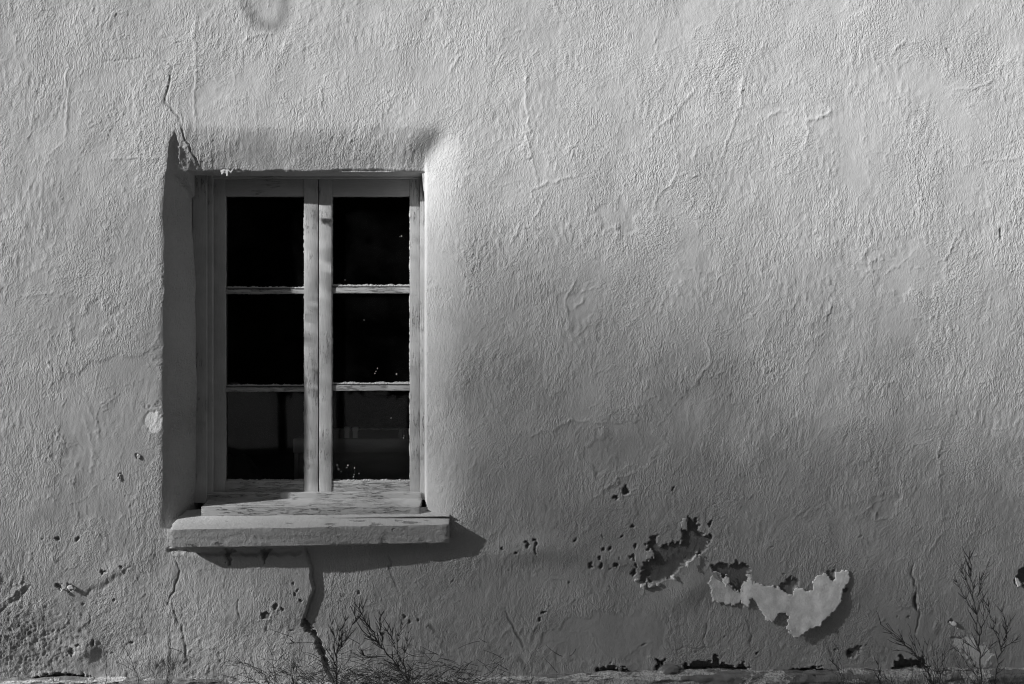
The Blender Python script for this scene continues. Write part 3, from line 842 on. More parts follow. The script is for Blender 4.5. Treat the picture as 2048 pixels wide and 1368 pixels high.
# flecks of paint stuck on the panes
def flecks(name, pts, parent):
    verts = []; faces = []
    rn = random.Random(77)
    for (x, y, r_) in pts:
        c = P(x, y, GL - 0.0025); n = 6; b = len(verts); yf = GL - 0.0030
        for yy in (yf, GL - 0.0016):
            for q_ in range(n):
                a = 2 * math.pi * q_ / n; k_ = r_ / PPM * rn.uniform(0.6, 1.3)
                verts.append((c.x + k_ * math.cos(a), yy, c.z + k_ * 1.4 * math.sin(a)))
        faces.append(tuple(range(b, b + n))); faces += [(b + q_, b + n + q_, b + n + (q_ + 1) % n, b + (q_ + 1) % n) for q_ in range(n)]
    o = mesh_obj(name, verts, faces, M['putty'], parent)
    o.location = -parent.location
    o['kind'] = 'stuff'
    return o
flecks('paint_flecks', [(803, 472, 1.4), (800, 473, 0.8), (755, 737, 1.0), (752, 743, 1.0), (750, 747, 1.0), (793, 748, 1.5), (675, 930, 2.0), (677, 938, 2.4), (682, 943, 1.2), (694, 935, 1.0), (696, 931, 1.4), (709, 936, 1.2), (708, 949, 1.1), (718, 947, 1.0), (707, 954, 1.2), (808, 872, 0.9), (807, 876, 0.9), (728, 640, 0.8), (782, 836, 0.9), (690, 560, 0.9)], sash_r)

# ------------------------------------------------------------------ stone sill
def sill():
    rn = np.random.default_rng(9)
    front = -0.075; back = 0.075
    xl = P(337, 1080, front).x; xr = P(896, 1075, front).x
    zt = P(600, 1058, front).z; zbk = P(600, 1029, 0.025).z + 0.010; th = 0.078
    n = 150; xs = np.linspace(xl, xr, n)
    # closed profile, going round from the back top to the front and underneath
    tops = [(back + (front + 0.003 - back) * t, zbk + (zt - zbk) * t) for t in np.linspace(0, 1, 9)]
    prof = tops + [(front + 0.0015, zt - 0.0005), (front, zt - 0.0025)] + [(front + 0.011 * t, zt - 0.005 - (th - 0.009) * t) for t in np.linspace(0.12, 1, 9)] + [(front + 0.016, zt - th), (front + 0.05, zt - th + 0.002), (back, zt - th + 0.004)]
    m = len(prof)
    cl = rn.standard_normal((m, n)); cl = np.stack([np.convolve(np.pad(a, 8, mode='edge'), np.hanning(17) / np.hanning(17).sum(), 'valid') for a in cl])
    fine = rn.standard_normal((m, n))
    chip = np.clip(np.convolve(np.pad(rn.standard_normal(n), 4, mode='edge'), np.hanning(9) / np.hanning(9).sum(), 'valid') * 2.2 - 0.9, 0, 1.0)
    verts = []
    for j, (yy, zz) in enumerate(prof):
        for i, x in enumerate(xs):
            lift = (x - xl) / (xr - xl) * 0.012          # the right end sits a touch higher
            tt_ = (x - xl) / (xr - xl)
            y2 = yy + (0.038 * tt_ ** 1.6 if yy < 0 else 0) + 0.0016 * cl[j, i] + 0.0002 * fine[j, i]; z2 = zz + lift + 0.0016 * cl[(j + 4) % m, i] + 0.0002 * fine[(j + 2) % m, i]
            if 17 <= j <= 20: z2 += 0.003 * chip[i]; y2 += 0.0015 * chip[i]
            e = min(i, n - 1 - i)                        # eased, worn ends
            if e < 2:
                k_ = (2 - e) / 3.5
                if j < 12: z2 -= 0.004 * k_ ** 2
                y2 += 0.010 * k_ ** 2 if yy < -0.03 else 0
            x2 = x + (0.004 * cl[j, min(i, 5)] if i == 0 else 0)
            if i < 6 and yy > -0.03: x2 += 0.02 * (yy + 0.03) / 0.10 * (1 - i / 6)
            if i < 8 and yy < -0.06 and j < 11: x2 += 0.004
            verts.append((x2, y2, z2))
    faces = [(j * n + i, (j + 1) * n + i, (j + 1) * n + i + 1, j * n + i + 1) for j in range(m - 1) for i in range(n - 1)]
    faces += [((m - 1) * n + i, i, i + 1, (m - 1) * n + i + 1) for i in range(n - 1)]
    faces.append(tuple(j * n for j in range(m))); faces.append(tuple(reversed([j * n + n - 1 for j in range(m)])))
    o = mesh_obj('window_sill', verts, faces, M['sill'], house, False)
    me_ = o.data
    sm = np.ones(len(me_.polygons), dtype=bool); sm[-2:] = False
    me_.polygons.foreach_set('use_smooth', sm)
    me_.set_sharp_from_angle(angle=math.radians(32))
    tag(o, 'thick painted stone sill with flaking top')
sill()

# ------------------------------------------------------------------ flakes and loose pieces on the wall
def sheet(name, pts, offs, mat, thick=0.002, step=5.0, ragged=1.0, parent=None, seed=0, label=None):
    """a sheet of loose coat: fills the outline, stands off the wall by offs(px, py) metres"""
    xs = [p[0] for p in pts]; ys = [p[1] for p in pts]
    s_, m_ = poly_mask(pts, ragged, 10)
    x = GX[s_]; y = GY[s_]
    # every second grid point is enough
    m_ = m_[::2, ::2] > 0.5 if step > 3 else m_ > 0.5
    x = x[::2, ::2] if step > 3 else x; y = y[::2, ::2] if step > 3 else y
    hgt = offs(x, y)
    rn = np.random.default_rng(seed)
    idm = -np.ones(x.shape, int); verts = []; back = []
    js, is_ = np.nonzero(m_)
    cell = np.zeros(x.shape, bool); cell[js, is_] = True
    need = np.zeros((x.shape[0] + 1, x.shape[1] + 1), bool)
    for j, i in zip(js, is_):
        need[j:j + 2, i:i + 2] = True
    stx = x[0, 1] - x[0, 0]
    vid = -np.ones(need.shape, int)
    wallmin = {}
    for j, i in zip(*np.nonzero(need)):
        px_ = x[0, 0] + stx * i + rn.uniform(-0.2, 0.2) * stx; py_ = y[0, 0] + stx * j + rn.uniform(-0.3, 0.3) * stx
        o_ = float(offs(np.array(px_), np.array(py_)))
        h0_ = float(sample(H0, px_, py_)); hb = float(sample(Hs, px_, py_)); k_ = (D - h0_) / D
        vid[j, i] = len(verts)
        verts.append(((px_ - 1024) / PPM * k_, -(h0_ + hb + o_), ZC + (684 - py_) / PPM * k_))
    nv = len(verts)
    verts += [(v[0], v[1] + thick, v[2]) for v in verts]
    faces = []; ed = {}
    for j, i in zip(js, is_):
        f = (vid[j + 1, i], vid[j + 1, i + 1], vid[j, i + 1], vid[j, i])
        faces.append(f); faces.append(tuple(reversed([q_ + nv for q_ in f])))
        for a, b in zip(f, f[1:] + f[:1]):
            if (b, a) in ed: del ed[(b, a)]
            else: ed[(a, b)] = 1
    for a, b in ed: faces.append((b, a, a + nv, b + nv))
    o = mesh_obj(name, verts, [tuple(int(q_) for q_ in f) for f in faces], mat, parent, True)
    if label: tag(o, label)
    return o

# wall height without the little pits, for loose sheets to follow
def lowpass(a, wl):
    f = np.sqrt(FX ** 2 + FY ** 2)
    return np.fft.irfft2(np.fft.rfft2(a) * np.exp(-(f * wl) ** 2), s=SH)
Hs = lowpass(np.maximum(H, -0.02), 60)
nz = 0.0005 * band(40, 0.6, 1, 91)

flake_main = [Z5(*q) for q in ((1250, 535), (1275, 545), (1300, 560), (1330, 600), (1360, 640), (1395, 648), (1412, 612), (1440, 600), (1435, 565), (1460, 560), (1465, 590), (1490, 605), (1540, 620), (1610, 628), (1640, 655), (1670, 668), (1690, 645), (1720, 628), (1760, 645), (1795, 640), (1790, 600), (1810, 570), (1850, 550), (1870, 560), (1885, 592), (1905, 588), (1915, 545), (1950, 535), (1985, 540), (1985, 590), (1950, 640), (1935, 710), (1890, 760), (1850, 790), (1820, 825), (1760, 855), (1705, 892), (1660, 880), (1645, 840), (1655, 800), (1640, 765), (1600, 765), (1585, 800), (1560, 815), (1530, 790), (1500, 740), (1480, 700), (1455, 690), (1440, 730), (1415, 730), (1405, 700), (1370, 725), (1330, 715), (1270, 710), (1245, 690), (1240, 640), (1225, 600), (1250, 570))]
def off_main(x, y):
    top = np.interp(x, [1410, 1470, 1500, 1600, 1640, 1700], [1140, 1175, 1165, 1175, 1145, 1138])
    t_ = np.clip((y - top) / 110.0, -0.3, 1.3)
    r_ = np.clip((x - 1420) / 270.0, 0, 1)
    return 0.0025 + 0.018 * np.clip(t_, 0, 2) ** 1.2 + 0.003 * r_ * np.clip(t_ + 0.25, 0, 1.2) + sample(nz, x, y)
sheet('paint_flake', flake_main, off_main, M['flake'], 0.0015, 2, 0.3, wall, 1, 'large curled pale flake of old coat hanging off the wall')

def curl(cx_, cy_, pts, o0, gx_, gy_, mat, name='paint_flake', seed=0, thick=0.002):
    pl = [(cx_ + a, cy_ + b) for a, b in pts]
    sheet(name, pl, lambda x, y: o0 + gx_ * (x - cx_) + gy_ * (y - cy_) + sample(nz, x, y) * 0.4, mat, thick, 2, 0.5, wall, seed)
# lifted lips at the lost patch
curl(1368, 1048, [(-6, -12), (6, -10), (6, 8), (-2, 12), (-8, 6)], 0.010, 0.0, 0.0003, M['flake_grey'], seed=4)
curl(1300, 1106, [(-8, -8), (6, -6), (8, 4), (-2, 10), (-10, 6)], 0.010, 0.0, 0.0003, M['flake_grey'], seed=5)
curl(1380, 1115, [(-14, 12), (-2, 0), (12, -8), (14, -5), (2, 6), (-10, 14)], 0.016, 0.0, 0.0006, M['flake'], seed=6)
curl(1344, 1150, [(-4, 0), (1, -6), (3, 0), (0, 5)], 0.012, 0.0, 0.0006, M['flake'], seed=7)
curl(1450, 1160, [(-8, -10), (4, -6), (6, 6), (-4, 8)], 0.014, 0.0, 0.0004, M['flake'], seed=8)
curl(452, 341, [(-14, -3), (-6, -1), (2, -4), (14, -3), (10, 3), (4, 2), (3, 8), (-2, 3), (-12, 3)], 0.012, 0, 0.0002, M['flake_grey'], seed=9, thick=0.002)
curl(278, 913, [(-4, -4), (3, -5), (5, 3), (-2, 5)], 0.003, 0, 0.0003, M['flake_grey'], seed=10)
curl(238, 950, [(-3, -6), (3, -2), (2, 5), (-4, 4)], 0.003, 0, 0.0003, M['flake_grey'], seed=11)
curl(143, 1175, [(-6, -4), (2, -6), (5, 3), (-2, 6)], 0.006, 0, 0.0006, M['flake_grey'], seed=12)
curl(124, 1178, [(-3, -4), (3, -4), (3, 4), (-3, 4)], 0.006, 0, 0.0006, M['flake_grey'], seed=13)
curl(1905, 1246, [(-5, -3), (4, -4), (6, 3), (-2, 5)], 0.008, 0, 0.0008, M['flake'], seed=14)
curl(2040, 1165, [(-10, -14), (-2, -8), (0, 4), (-10, 6)], 0.010, 0, 0.0005, M['flake'], seed=15)

def lump(name, px_, py_, r_, out, mat, parent, seed):
    rn = random.Random(seed)
    bm = bmesh.new(); bmesh.ops.create_icosphere(bm, subdivisions=2, radius=1)
    c = Vector(surf(px_, py_, out))
    ax = [rn.uniform(0.8, 1.3), 0.7, rn.uniform(0.7, 1.0)]
    for v in bm.verts:
        k_ = 1 + rn.uniform(-0.16, 0.16)
        p = Vector((max(-0.75, min(0.75, v.co.x)), v.co.y, max(-0.7, min(0.7, v.co.z))))
        v.co = c + Vector([p[i] * ax[i] * r_ * k_ for i in range(3)])
    me_ = bpy.data.meshes.new(name); bm.to_mesh(me_); bm.free(); me_.materials.append(mat)
    o = bpy.data.objects.new(name, me_); COL.objects.link(o); o.parent = parent
    return o
for q_, (x, y, r_) in enumerate(((1273, 1160, 0.012), (1286, 1171, 0.016), (1302, 1171, 0.014), (1316, 1168, 0.010))):
    lump('stone_chip', x, y, r_, 0.004, M['stone'], wall, 50 + q_)
for q_, (x, y, r_, m_) in enumerate(((1340, 1338, 0.035, 'bare'), (1420, 1346, 0.025, 'bare'), (1240, 1336, 0.012, 'bare'), (1835, 1338, 0.016, 'bare'))):
    lump('rubble_stone', x, y, r_, 0.01, M[m_], wall, 70 + q_)

# ------------------------------------------------------------------ the dark room behind the glass
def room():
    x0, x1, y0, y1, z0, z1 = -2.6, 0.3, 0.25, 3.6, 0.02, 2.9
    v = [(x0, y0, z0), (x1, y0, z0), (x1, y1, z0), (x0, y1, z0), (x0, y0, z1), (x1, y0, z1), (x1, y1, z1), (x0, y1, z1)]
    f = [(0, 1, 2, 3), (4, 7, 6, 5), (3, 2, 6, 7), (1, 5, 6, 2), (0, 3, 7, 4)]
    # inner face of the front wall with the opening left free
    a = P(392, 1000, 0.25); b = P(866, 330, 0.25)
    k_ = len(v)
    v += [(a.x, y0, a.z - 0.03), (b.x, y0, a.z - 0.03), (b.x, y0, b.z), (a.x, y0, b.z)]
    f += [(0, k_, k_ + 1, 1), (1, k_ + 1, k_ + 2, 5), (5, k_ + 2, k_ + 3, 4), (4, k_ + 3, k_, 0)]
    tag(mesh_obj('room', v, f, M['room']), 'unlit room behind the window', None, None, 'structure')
room()

def multi_box(name, boxes, mat, parent=None, bevel=0.003):
    bm = bmesh.new()
    for lo, hi in boxes:
        r_ = bmesh.ops.create_cube(bm, size=1)
        for v in r_['verts']: v.co = Vector([lo[i] + (v.co[i] + 0.5) * (hi[i] - lo[i]) for i in range(3)])
    bmesh.ops.bevel(bm, geom=list(bm.edges), offset=bevel, segments=1, affect='EDGES')
    me_ = bpy.data.meshes.new(name); bm.to_mesh(me_); bm.free(); me_.materials.append(mat)
    o = bpy.data.objects.new(name, me_); COL.objects.link(o)
    if parent: o.parent = parent
    return o

def crate():
    yb = 0.30
    a = P(586, 990, yb); b = P(850, 877, yb); top = P(700, 857, yb).z
    c = tag(empty('storage_box', (0, yb, 0)), 'dark wooden box with a thin top rail, behind the lower right pane', 'box')
    def bx(name, lo, hi, mat='box'):
        o = multi_box(name, [(lo, hi)], M[mat], c); o.location = (0, -yb, 0); return o
    z1 = b.z; zm = P(700, 906, yb).z
    bx('front_board', (a.x, yb, zm), (b.x, yb + 0.02, z1))
    bx('lower_board', (a.x + 0.01, yb + 0.03, 0.55), (b.x - 0.01, yb + 0.05, zm + 0.004))
    bx('side_board', (a.x, yb + 0.02, 0.55), (a.x + 0.02, yb + 0.4, z1 - 0.002))
    bx('side_board', (b.x - 0.02, yb + 0.02, 0.55), (b.x, yb + 0.4, z1 - 0.002))
    bx('back_board', (a.x + 0.02, yb + 0.38, 0.55), (b.x - 0.02, yb + 0.4, z1))
    bx('leg', (a.x + 0.002, yb + 0.022, 0.02), (a.x + 0.05, yb + 0.07, 0.55)); bx('leg', (b.x - 0.05, yb + 0.022, 0.02), (b.x - 0.002, yb + 0.07, 0.55))
    bx('leg', (a.x + 0.002, yb + 0.34, 0.02), (a.x + 0.05, yb + 0.378, 0.55)); bx('leg', (b.x - 0.05, yb + 0.34, 0.02), (b.x - 0.002, yb + 0.378, 0.55))
    bx('bottom_board', (a.x + 0.02, yb + 0.05, 0.55), (b.x - 0.02, yb + 0.38, 0.57))
    bx('top_rail', (a.x + 0.15, yb + 0.004, top - 0.006), (b.x, yb + 0.014, top))
    for x in (672, 684, 800, 814):
        l = P(x - 4.5, 870, yb).x; r_ = P(x + 4.5, 870, yb).x
        bx('post', (l, yb + 0.005, z1), (r_, yb + 0.013, top - 0.006))
    for x, lb in ((694, 'left one of two pale clips on the box rail behind the glass'), (711, 'right one of two pale clips on the box rail behind the glass')):
        l = P(x - 5.5, 870, yb).x; r_ = P(x + 5.5, 870, yb).x
        k_ = tag(empty('clip', ((l + r_) / 2, yb, z1)), lb, 'clip', 'pale clips on the box rail')
        for nm, lo, hi in (('clip_cap', (l, yb - 0.012, top - 0.012), (r_, yb + 0.02, top + 0.006)), ('clip_tongue', (l + 0.0015, yb - 0.009, z1 + 0.002), (r_ - 0.0015, yb + 0.002, top - 0.0125))):
            o = multi_box(nm, [(lo, hi)], M['clip'], k_, 0.0015); o.location = -k_.location
crate()

def sack():
    c = P(470, 985, 0.42)
    bm = bmesh.new(); bmesh.ops.create_uvsphere(bm, u_segments=28, v_segments=18, radius=1)
    rn = random.Random(4)
    for v in bm.verts:
        z = v.co.z
        v.co = Vector((v.co.x * 0.13 * (1.08 - 0.2 * z), v.co.y * 0.12, z * 0.17 + (0.012 * math.sin(v.co.x * 9 + z * 5))))
        v.co += c
    me_ = bpy.data.meshes.new('sack'); bm.to_mesh(me_); bm.free(); me_.materials.append(M['sack'])
    me_.polygons.foreach_set('use_smooth', np.ones(len(me_.polygons), dtype=bool))
    o = bpy.data.objects.new('cushion', me_); COL.objects.link(o)
    tag(o, 'dull rounded cushion just behind the lower left pane', 'cushion')
    t = tag(empty('bench', (c.x, 0.48, 0.02)), 'dark bench under the rounded cushion behind the lower left pane', 'bench')
    zz = c.z - 0.165
    for nm, lo, hi in (('seat', (c.x - 0.3, 0.28, zz - 0.03), (c.x + 0.22, 0.7, zz)), ('leg', (c.x - 0.28, 0.3, 0.02), (c.x - 0.24, 0.34, zz - 0.03)), ('leg', (c.x + 0.16, 0.3, 0.02), (c.x + 0.2, 0.34, zz - 0.03)),
                       ('leg', (c.x - 0.28, 0.64, 0.02), (c.x - 0.24, 0.68, zz - 0.03)), ('leg', (c.x + 0.16, 0.64, 0.02), (c.x + 0.2, 0.68, zz - 0.03))):
        o = multi_box(nm, [(lo, hi)], M['box'], t); o.location = -t.location
sack()

# ------------------------------------------------------------------ dry plants at the foot of the wall
def tube(verts, faces, pts, r0, r1, sides=5):
    n = len(pts); base = len(verts)
    for i, p in enumerate(pts):
        p = Vector(p)
        d = (Vector(pts[min(i + 1, n - 1)]) - Vector(pts[max(i - 1, 0)])).normalized()
        u = d.cross(Vector((0, 1, 0.13))); u = u.normalized() if u.length > 1e-5 else Vector((1, 0, 0)); v = d.cross(u)
        r_ = r0 + (r1 - r0) * i / max(1, n - 1)
        for q_ in range(sides):
            a = 2 * math.pi * q_ / sides
            verts.append(p + u * (r_ * math.cos(a)) + v * (r_ * math.sin(a)))
    for i in range(n - 1):
        for q_ in range(sides):
            faces.append((base + i * sides + q_, base + i * sides + (q_ + 1) % sides, base + (i + 1) * sides + (q_ + 1) % sides, base + (i + 1) * sides + q_))
    faces.append(tuple(base + q_ for q_ in range(sides))); faces.append(tuple(base + (n - 1) * sides + q_ for q_ in reversed(range(sides))))

added_hedge()

def poplar():
    """columnar poplar up-sun of the wall, out of the picture: its soft shade lies over the lower right of the wall"""
    R_ = 55.0; rn = np.random.default_rng(23)
    tip = Vector((2.50, 0, 1.22)) + sun_dir * R_
    bx, by, top = tip.x, tip.y, tip.z
    root = tag(empty('poplar_tree', (bx, by, 0)), 'tall columnar poplar far to the left, out of the picture', 'tree')
    n = 17500
    z = top - (top - 2.0) * rn.uniform(0, 1, n)
    z = z[rn.uniform(0, 1, n) < np.interp(top - z, [0, 0.4, 0.9, 1.5], [0.02, 0.17, 0.75, 1.0])]; n = len(z)
    rad = np.interp(top - z, [0, 0.25, 0.6, 0.95, 1.3, 8, 22], [0.60, 0.80, 1.04, 1.26, 1.34, 1.36, 0.8]) * (1 + 0.05 * np.sin(z * 5.1) + 0.05 * np.sin(z * 11.7))
    a = rn.uniform(0, 2 * np.pi, n); r_ = rad * np.sqrt(rn.uniform(0.0, 1, n))
    c = np.stack([bx + r_ * np.cos(a), by + r_ * np.sin(a), z], 1)
    sz = rn.uniform(0.05, 0.10, n); d1 = rn.normal(0, 1, (n, 3)); d1 /= np.linalg.norm(d1, axis=1)[:, None]
    d2_ = np.cross(d1, rn.normal(0, 1, (n, 3))); d2_ /= np.linalg.norm(d2_, axis=1)[:, None]
    v = np.stack([c - d1 * sz[:, None], c + d2_ * sz[:, None] * 0.7, c + d1 * sz[:, None], c - d2_ * sz[:, None] * 0.7], 1).reshape(-1, 3)
    o = mesh_obj('crown', v, np.arange(4 * n).reshape(-1, 4).tolist(), M['leaf'], root); o.location = -root.location
    vv = []; ff = []
    tube(vv, ff, [Vector((bx, by, -0.02)), Vector((bx + 0.05, by, top * 0.3)), Vector((bx, by, top * 0.7)), Vector((bx, by, top - 0.4))], 0.22, 0.03, 8)
    for q_ in range(26):
        z0 = 2.0 + (top - 3.5) * q_ / 26; aa = rn.uniform(0, 6.28)
        tube(vv, ff, [Vector((bx, by, z0)), Vector((bx + 0.5 * math.cos(aa), by + 0.5 * math.sin(aa), z0 + 0.8)), Vector((bx + 0.75 * math.cos(aa), by + 0.75 * math.sin(aa), z0 + 1.9))], 0.04, 0.01, 5)
    t = mesh_obj('trunk', vv, ff, M['twig'], root); t.location = -root.location
poplar()

def spline(pts, rn, wob=0.003, step=0.02):
    pts = [Vector(p) for p in pts]; out = []
    for i in range(len(pts) - 1):
        p0, p1, p2, p3 = pts[max(i - 1, 0)], pts[i], pts[i + 1], pts[min(i + 2, len(pts) - 1)]
        n = max(1, int((p2 - p1).length / step))
        for q_ in range(n):
            t = q_ / n
            c = 0.5 * ((2 * p1) + (p2 - p0) * t + (2 * p0 - 5 * p1 + 4 * p2 - p3) * t * t + (-p0 + 3 * p1 - 3 * p2 + p3) * t ** 3)
            out.append(c + Vector((rn.gauss(0, wob), rn.gauss(0, wob), rn.gauss(0, wob * 0.4))))
    out.append(pts[-1])
    return out

def twigs_on(verts, faces, line, rn, n, lmin, lmax, r_, spread_deg=32, depth=1, lo=0.25, leafy=0.0):
    L = len(line)
    for _ in range(n):
        i = int(L * rn.uniform(lo, 0.97)); i = min(L - 2, max(1, i))
        p = line[i]; d = (line[min(i + 2, L - 1)] - line[i - 1]).normalized()
        side = rn.choice((-1, 1)); a = math.radians(rn.uniform(0.5, 1.2) * spread_deg) * side
        dd = Vector((d.x * math.cos(a) + d.z * math.sin(a), d.y + rn.gauss(0, 0.25), -d.x * math.sin(a) + d.z * math.cos(a))).normalized()
        ln = rn.uniform(lmin, lmax)
        up = Vector((0, 0, 1)); pts = [p]
        m = 5
        for q_ in range(m):
            dd = (dd + up * 0.07 + Vector((rn.gauss(0, 0.07), rn.gauss(0, 0.07), rn.gauss(0, 0.05)))).normalized()
            pts.append(pts[-1] + dd * ln / m)
        tube(verts, faces, pts, r_, r_ * 0.45, 4)
        if depth > 1: twigs_on(verts, faces, pts, rn, rn.randint(1, 3), lmin * 0.4, lmax * 0.45, r_ * 0.7, spread_deg, depth - 1, 0.2)

def plant(name, label, cat, stems, y, seed, mat='twig', group=None, r0=0.0028):
    """stems: (pixel points from the foot up, twig count, min and max twig length in metres, twig order)"""
    rn = random.Random(seed)
    foot = stems[0][0][0]
    base = P(foot[0], foot[1], y)
    root = tag(empty(name, (base.x, y, 0)), label, cat, group)
    for st in stems:
        pts, n, lmin, lmax, dep = st[:5]
        r_ = (st[5] if len(st) > 5 else r0) * 1.15
        p3 = [Vector((base.x + rn.uniform(-0.01, 0.01), y + rn.uniform(-0.01, 0.01), 0.0))] if pts[0][1] > 1330 else []
        yy = y
        for (a, b) in pts:
            p3.append(P(a, b, yy)); yy = min(-0.035 - 0.0, yy + rn.gauss(0.0, 0.012))
        line = spline(p3, rn)
        verts = []; faces = []
        tube(verts, faces, line, r_, r_ * 0.35)
        twigs_on(verts, faces, line, rn, int(n * 3.2), lmin, lmax, r_ * 0.6, 30, dep, 0.45 if pts[0][1] > 1330 else 0.2)
        o = mesh_obj('stem', verts, faces, M[mat], root, True)
        o.location = -root.location
    return root

Z6 = lambda *q: [(1600 + x / 3.717, 1000 + y / 3.717) for x, y in q]
Z4 = lambda *q: [(440 + x / 4.096, 1180 + y / 4.096) for x, y in q]
plant('dead_shrub', 'tallest dead shrub, upright and thin-twigged, near the right edge of the wall', 'shrub', [
    (Z6((1345, 1368), (1345, 1260), (1330, 1050), (1305, 850), (1275, 620), (1265, 375)), 10, 0.03, 0.07, 1),
    (Z6((1300, 830), (1240, 740), (1175, 650), (1148, 585)), 5, 0.02, 0.05, 1, 0.0016),
    (Z6((1285, 690), (1230, 600), (1200, 520), (1203, 455)), 5, 0.02, 0.05, 1, 0.0016),
    (Z6((1310, 840), (1330, 680), (1355, 560), (1412, 458)), 7, 0.02, 0.05, 1, 0.0017),
    (Z6((1330, 1010), (1370, 860), (1350, 640), (1380, 560)), 6, 0.02, 0.06, 1, 0.0017),
    (Z6((1272, 560), (1255, 480), (1235, 450)), 2, 0.02, 0.04, 1, 0.0013),
    (Z6((1340, 1180), (1400, 1110), (1460, 1050)), 2, 0.02, 0.05, 1, 0.0015),
    (Z6((1335, 1130), (1280, 1080), (1200, 1030), (1120, 1015)), 3, 0.02, 0.04, 1, 0.0014)], -0.16, 1)
plant('dead_shrub', 'forked dead shrub at the right edge, right of the tallest shrub', 'shrub', [
    (Z6((1440, 1368), (1465, 1220), (1505, 1095), (1545, 950), (1560, 860)), 7, 0.03, 0.06, 1, 0.0022),
    (Z6((1500, 1100), (1470, 1000), (1420, 880), (1390, 770)), 6, 0.02, 0.05, 1, 0.0016),
    (Z6((1520, 1050), (1530, 930), (1498, 800)), 5, 0.02, 0.05, 1, 0.0015),
    (Z6((1500, 1105), (1560, 1060), (1640, 1030)), 3, 0.02, 0.04, 1, 0.0014),
    (Z6((1480, 1050), (1440, 960), (1425, 950)), 2, 0.02, 0.04, 1, 0.0014)], -0.13, 2)
plant('dead_shrub', 'dense clump of dark stalks leaning left at the lower right', 'shrub', [
    (Z6((980, 1368), (900, 1200), (800, 1090), (690, 990), (600, 905)), 5, 0.03, 0.07, 1, 0.0024),
    (Z6((985, 1368), (890, 1180), (790, 1060), (700, 980), (650, 915)), 5, 0.03, 0.07, 1, 0.002),
    (Z6((990, 1368), (900, 1180), (800, 1130), (700, 1105)), 3, 0.02, 0.05, 1, 0.0015),
    (Z6((1000, 1368), (930, 1180), (860, 1010)), 3, 0.02, 0.06, 1, 0.0016),
    (Z6((960, 1368), (870, 1130), (800, 920)), 3, 0.02, 0.06, 1, 0.0016),
    (Z6((1010, 1368), (960, 1210), (925, 1050)), 2, 0.02, 0.05, 1, 0.0014),
    (Z6((1020, 1368), (1000, 1220), (970, 1060)), 2, 0.02, 0.05, 1, 0.0014),
    (Z6((1030, 1368), (1050, 1230), (1120, 1085)), 3, 0.02, 0.05, 1, 0.0015),
    (Z6((1040, 1368), (1030, 1250), (1010, 1110)), 3, 0.02, 0.05, 1, 0.0014),
    (Z6((1060, 1368), (1070, 1260), (1060, 1120)), 3, 0.02, 0.05, 1, 0.0014)], -0.20, 3)
plant('dead_shrub', 'cluster of bare stalks leaning left in front of the pale scar, lower right', 'shrub', [
    (Z6((1330, 1368), (1250, 1230), (1170, 1100)), 3, 0.02, 0.05, 1, 0.0018),
    (Z6((1340, 1368), (1270, 1200), (1200, 1060)), 3, 0.02, 0.05, 1, 0.0016),
    (Z6((1350, 1368), (1300, 1240), (1240, 1120)), 3, 0.02, 0.05, 1, 0.0016),
    (Z6((1360, 1368), (1330, 1290), (1290, 1230)), 2, 0.02, 0.04, 1, 0.0014),
    (Z6((1300, 1368), (1220, 1290), (1150, 1150)), 2, 0.02, 0.04, 1, 0.0014)], -0.22, 4)
plant('dead_shrub', 'small two-stalked dry weed below the large hanging flake', 'weed', [
    (Z6((320, 1368), (250, 1210), (200, 1100)), 5, 0.02, 0.05, 1, 0.0016),
    (Z6((325, 1368), (300, 1230), (285, 1090)), 5, 0.02, 0.05, 1, 0.0013),
    (Z6((315, 1368), (260, 1290), (190, 1250)), 3, 0.02, 0.04, 1, 0.0012)], -0.12, 5)
plant('dead_shrub', 'short stubby dark weed between the small weed and the dense clump, right', 'weed', [
    (Z6((585, 1400), (586, 1290), (580, 1175)), 8, 0.015, 0.035, 1, 0.0022),
    (Z6((650, 1400), (600, 1310), (570, 1240)), 4, 0.02, 0.04, 1, 0.0015),
    (Z6((700, 1400), (640, 1330), (600, 1290)), 4, 0.02, 0.04, 1, 0.0015)], -0.14, 6)
plant('dead_shrub', 'broom-like dark shrub right of the split in the plaster under the sill', 'shrub', [
    (Z4((960, 770), (950, 640), (955, 540), (990, 470), (1050, 350), (1095, 235)), 5, 0.03, 0.07, 1, 0.0032),
    (Z4((955, 540), (985, 420), (1010, 320), (1030, 215)), 4, 0.03, 0.06, 1, 0.0018),
    (Z4((950, 560), (935, 440), (920, 340), (925, 250)), 4, 0.03, 0.06, 1, 0.0017),
    (Z4((960, 520), (975, 400), (990, 300)), 4, 0.03, 0.06, 1, 0.0016),
    (Z4((965, 510), (1030, 420), (1065, 340)), 3, 0.03, 0.06, 1, 0.0016),
    (Z4((945, 620), (900, 480), (885, 380)), 3, 0.03, 0.05, 1, 0.0015),
    (Z4((945, 600), (880, 500), (800, 440), (690, 430), (560, 432)), 3, 0.02, 0.04, 1, 0.0015)], -0.17, 7)
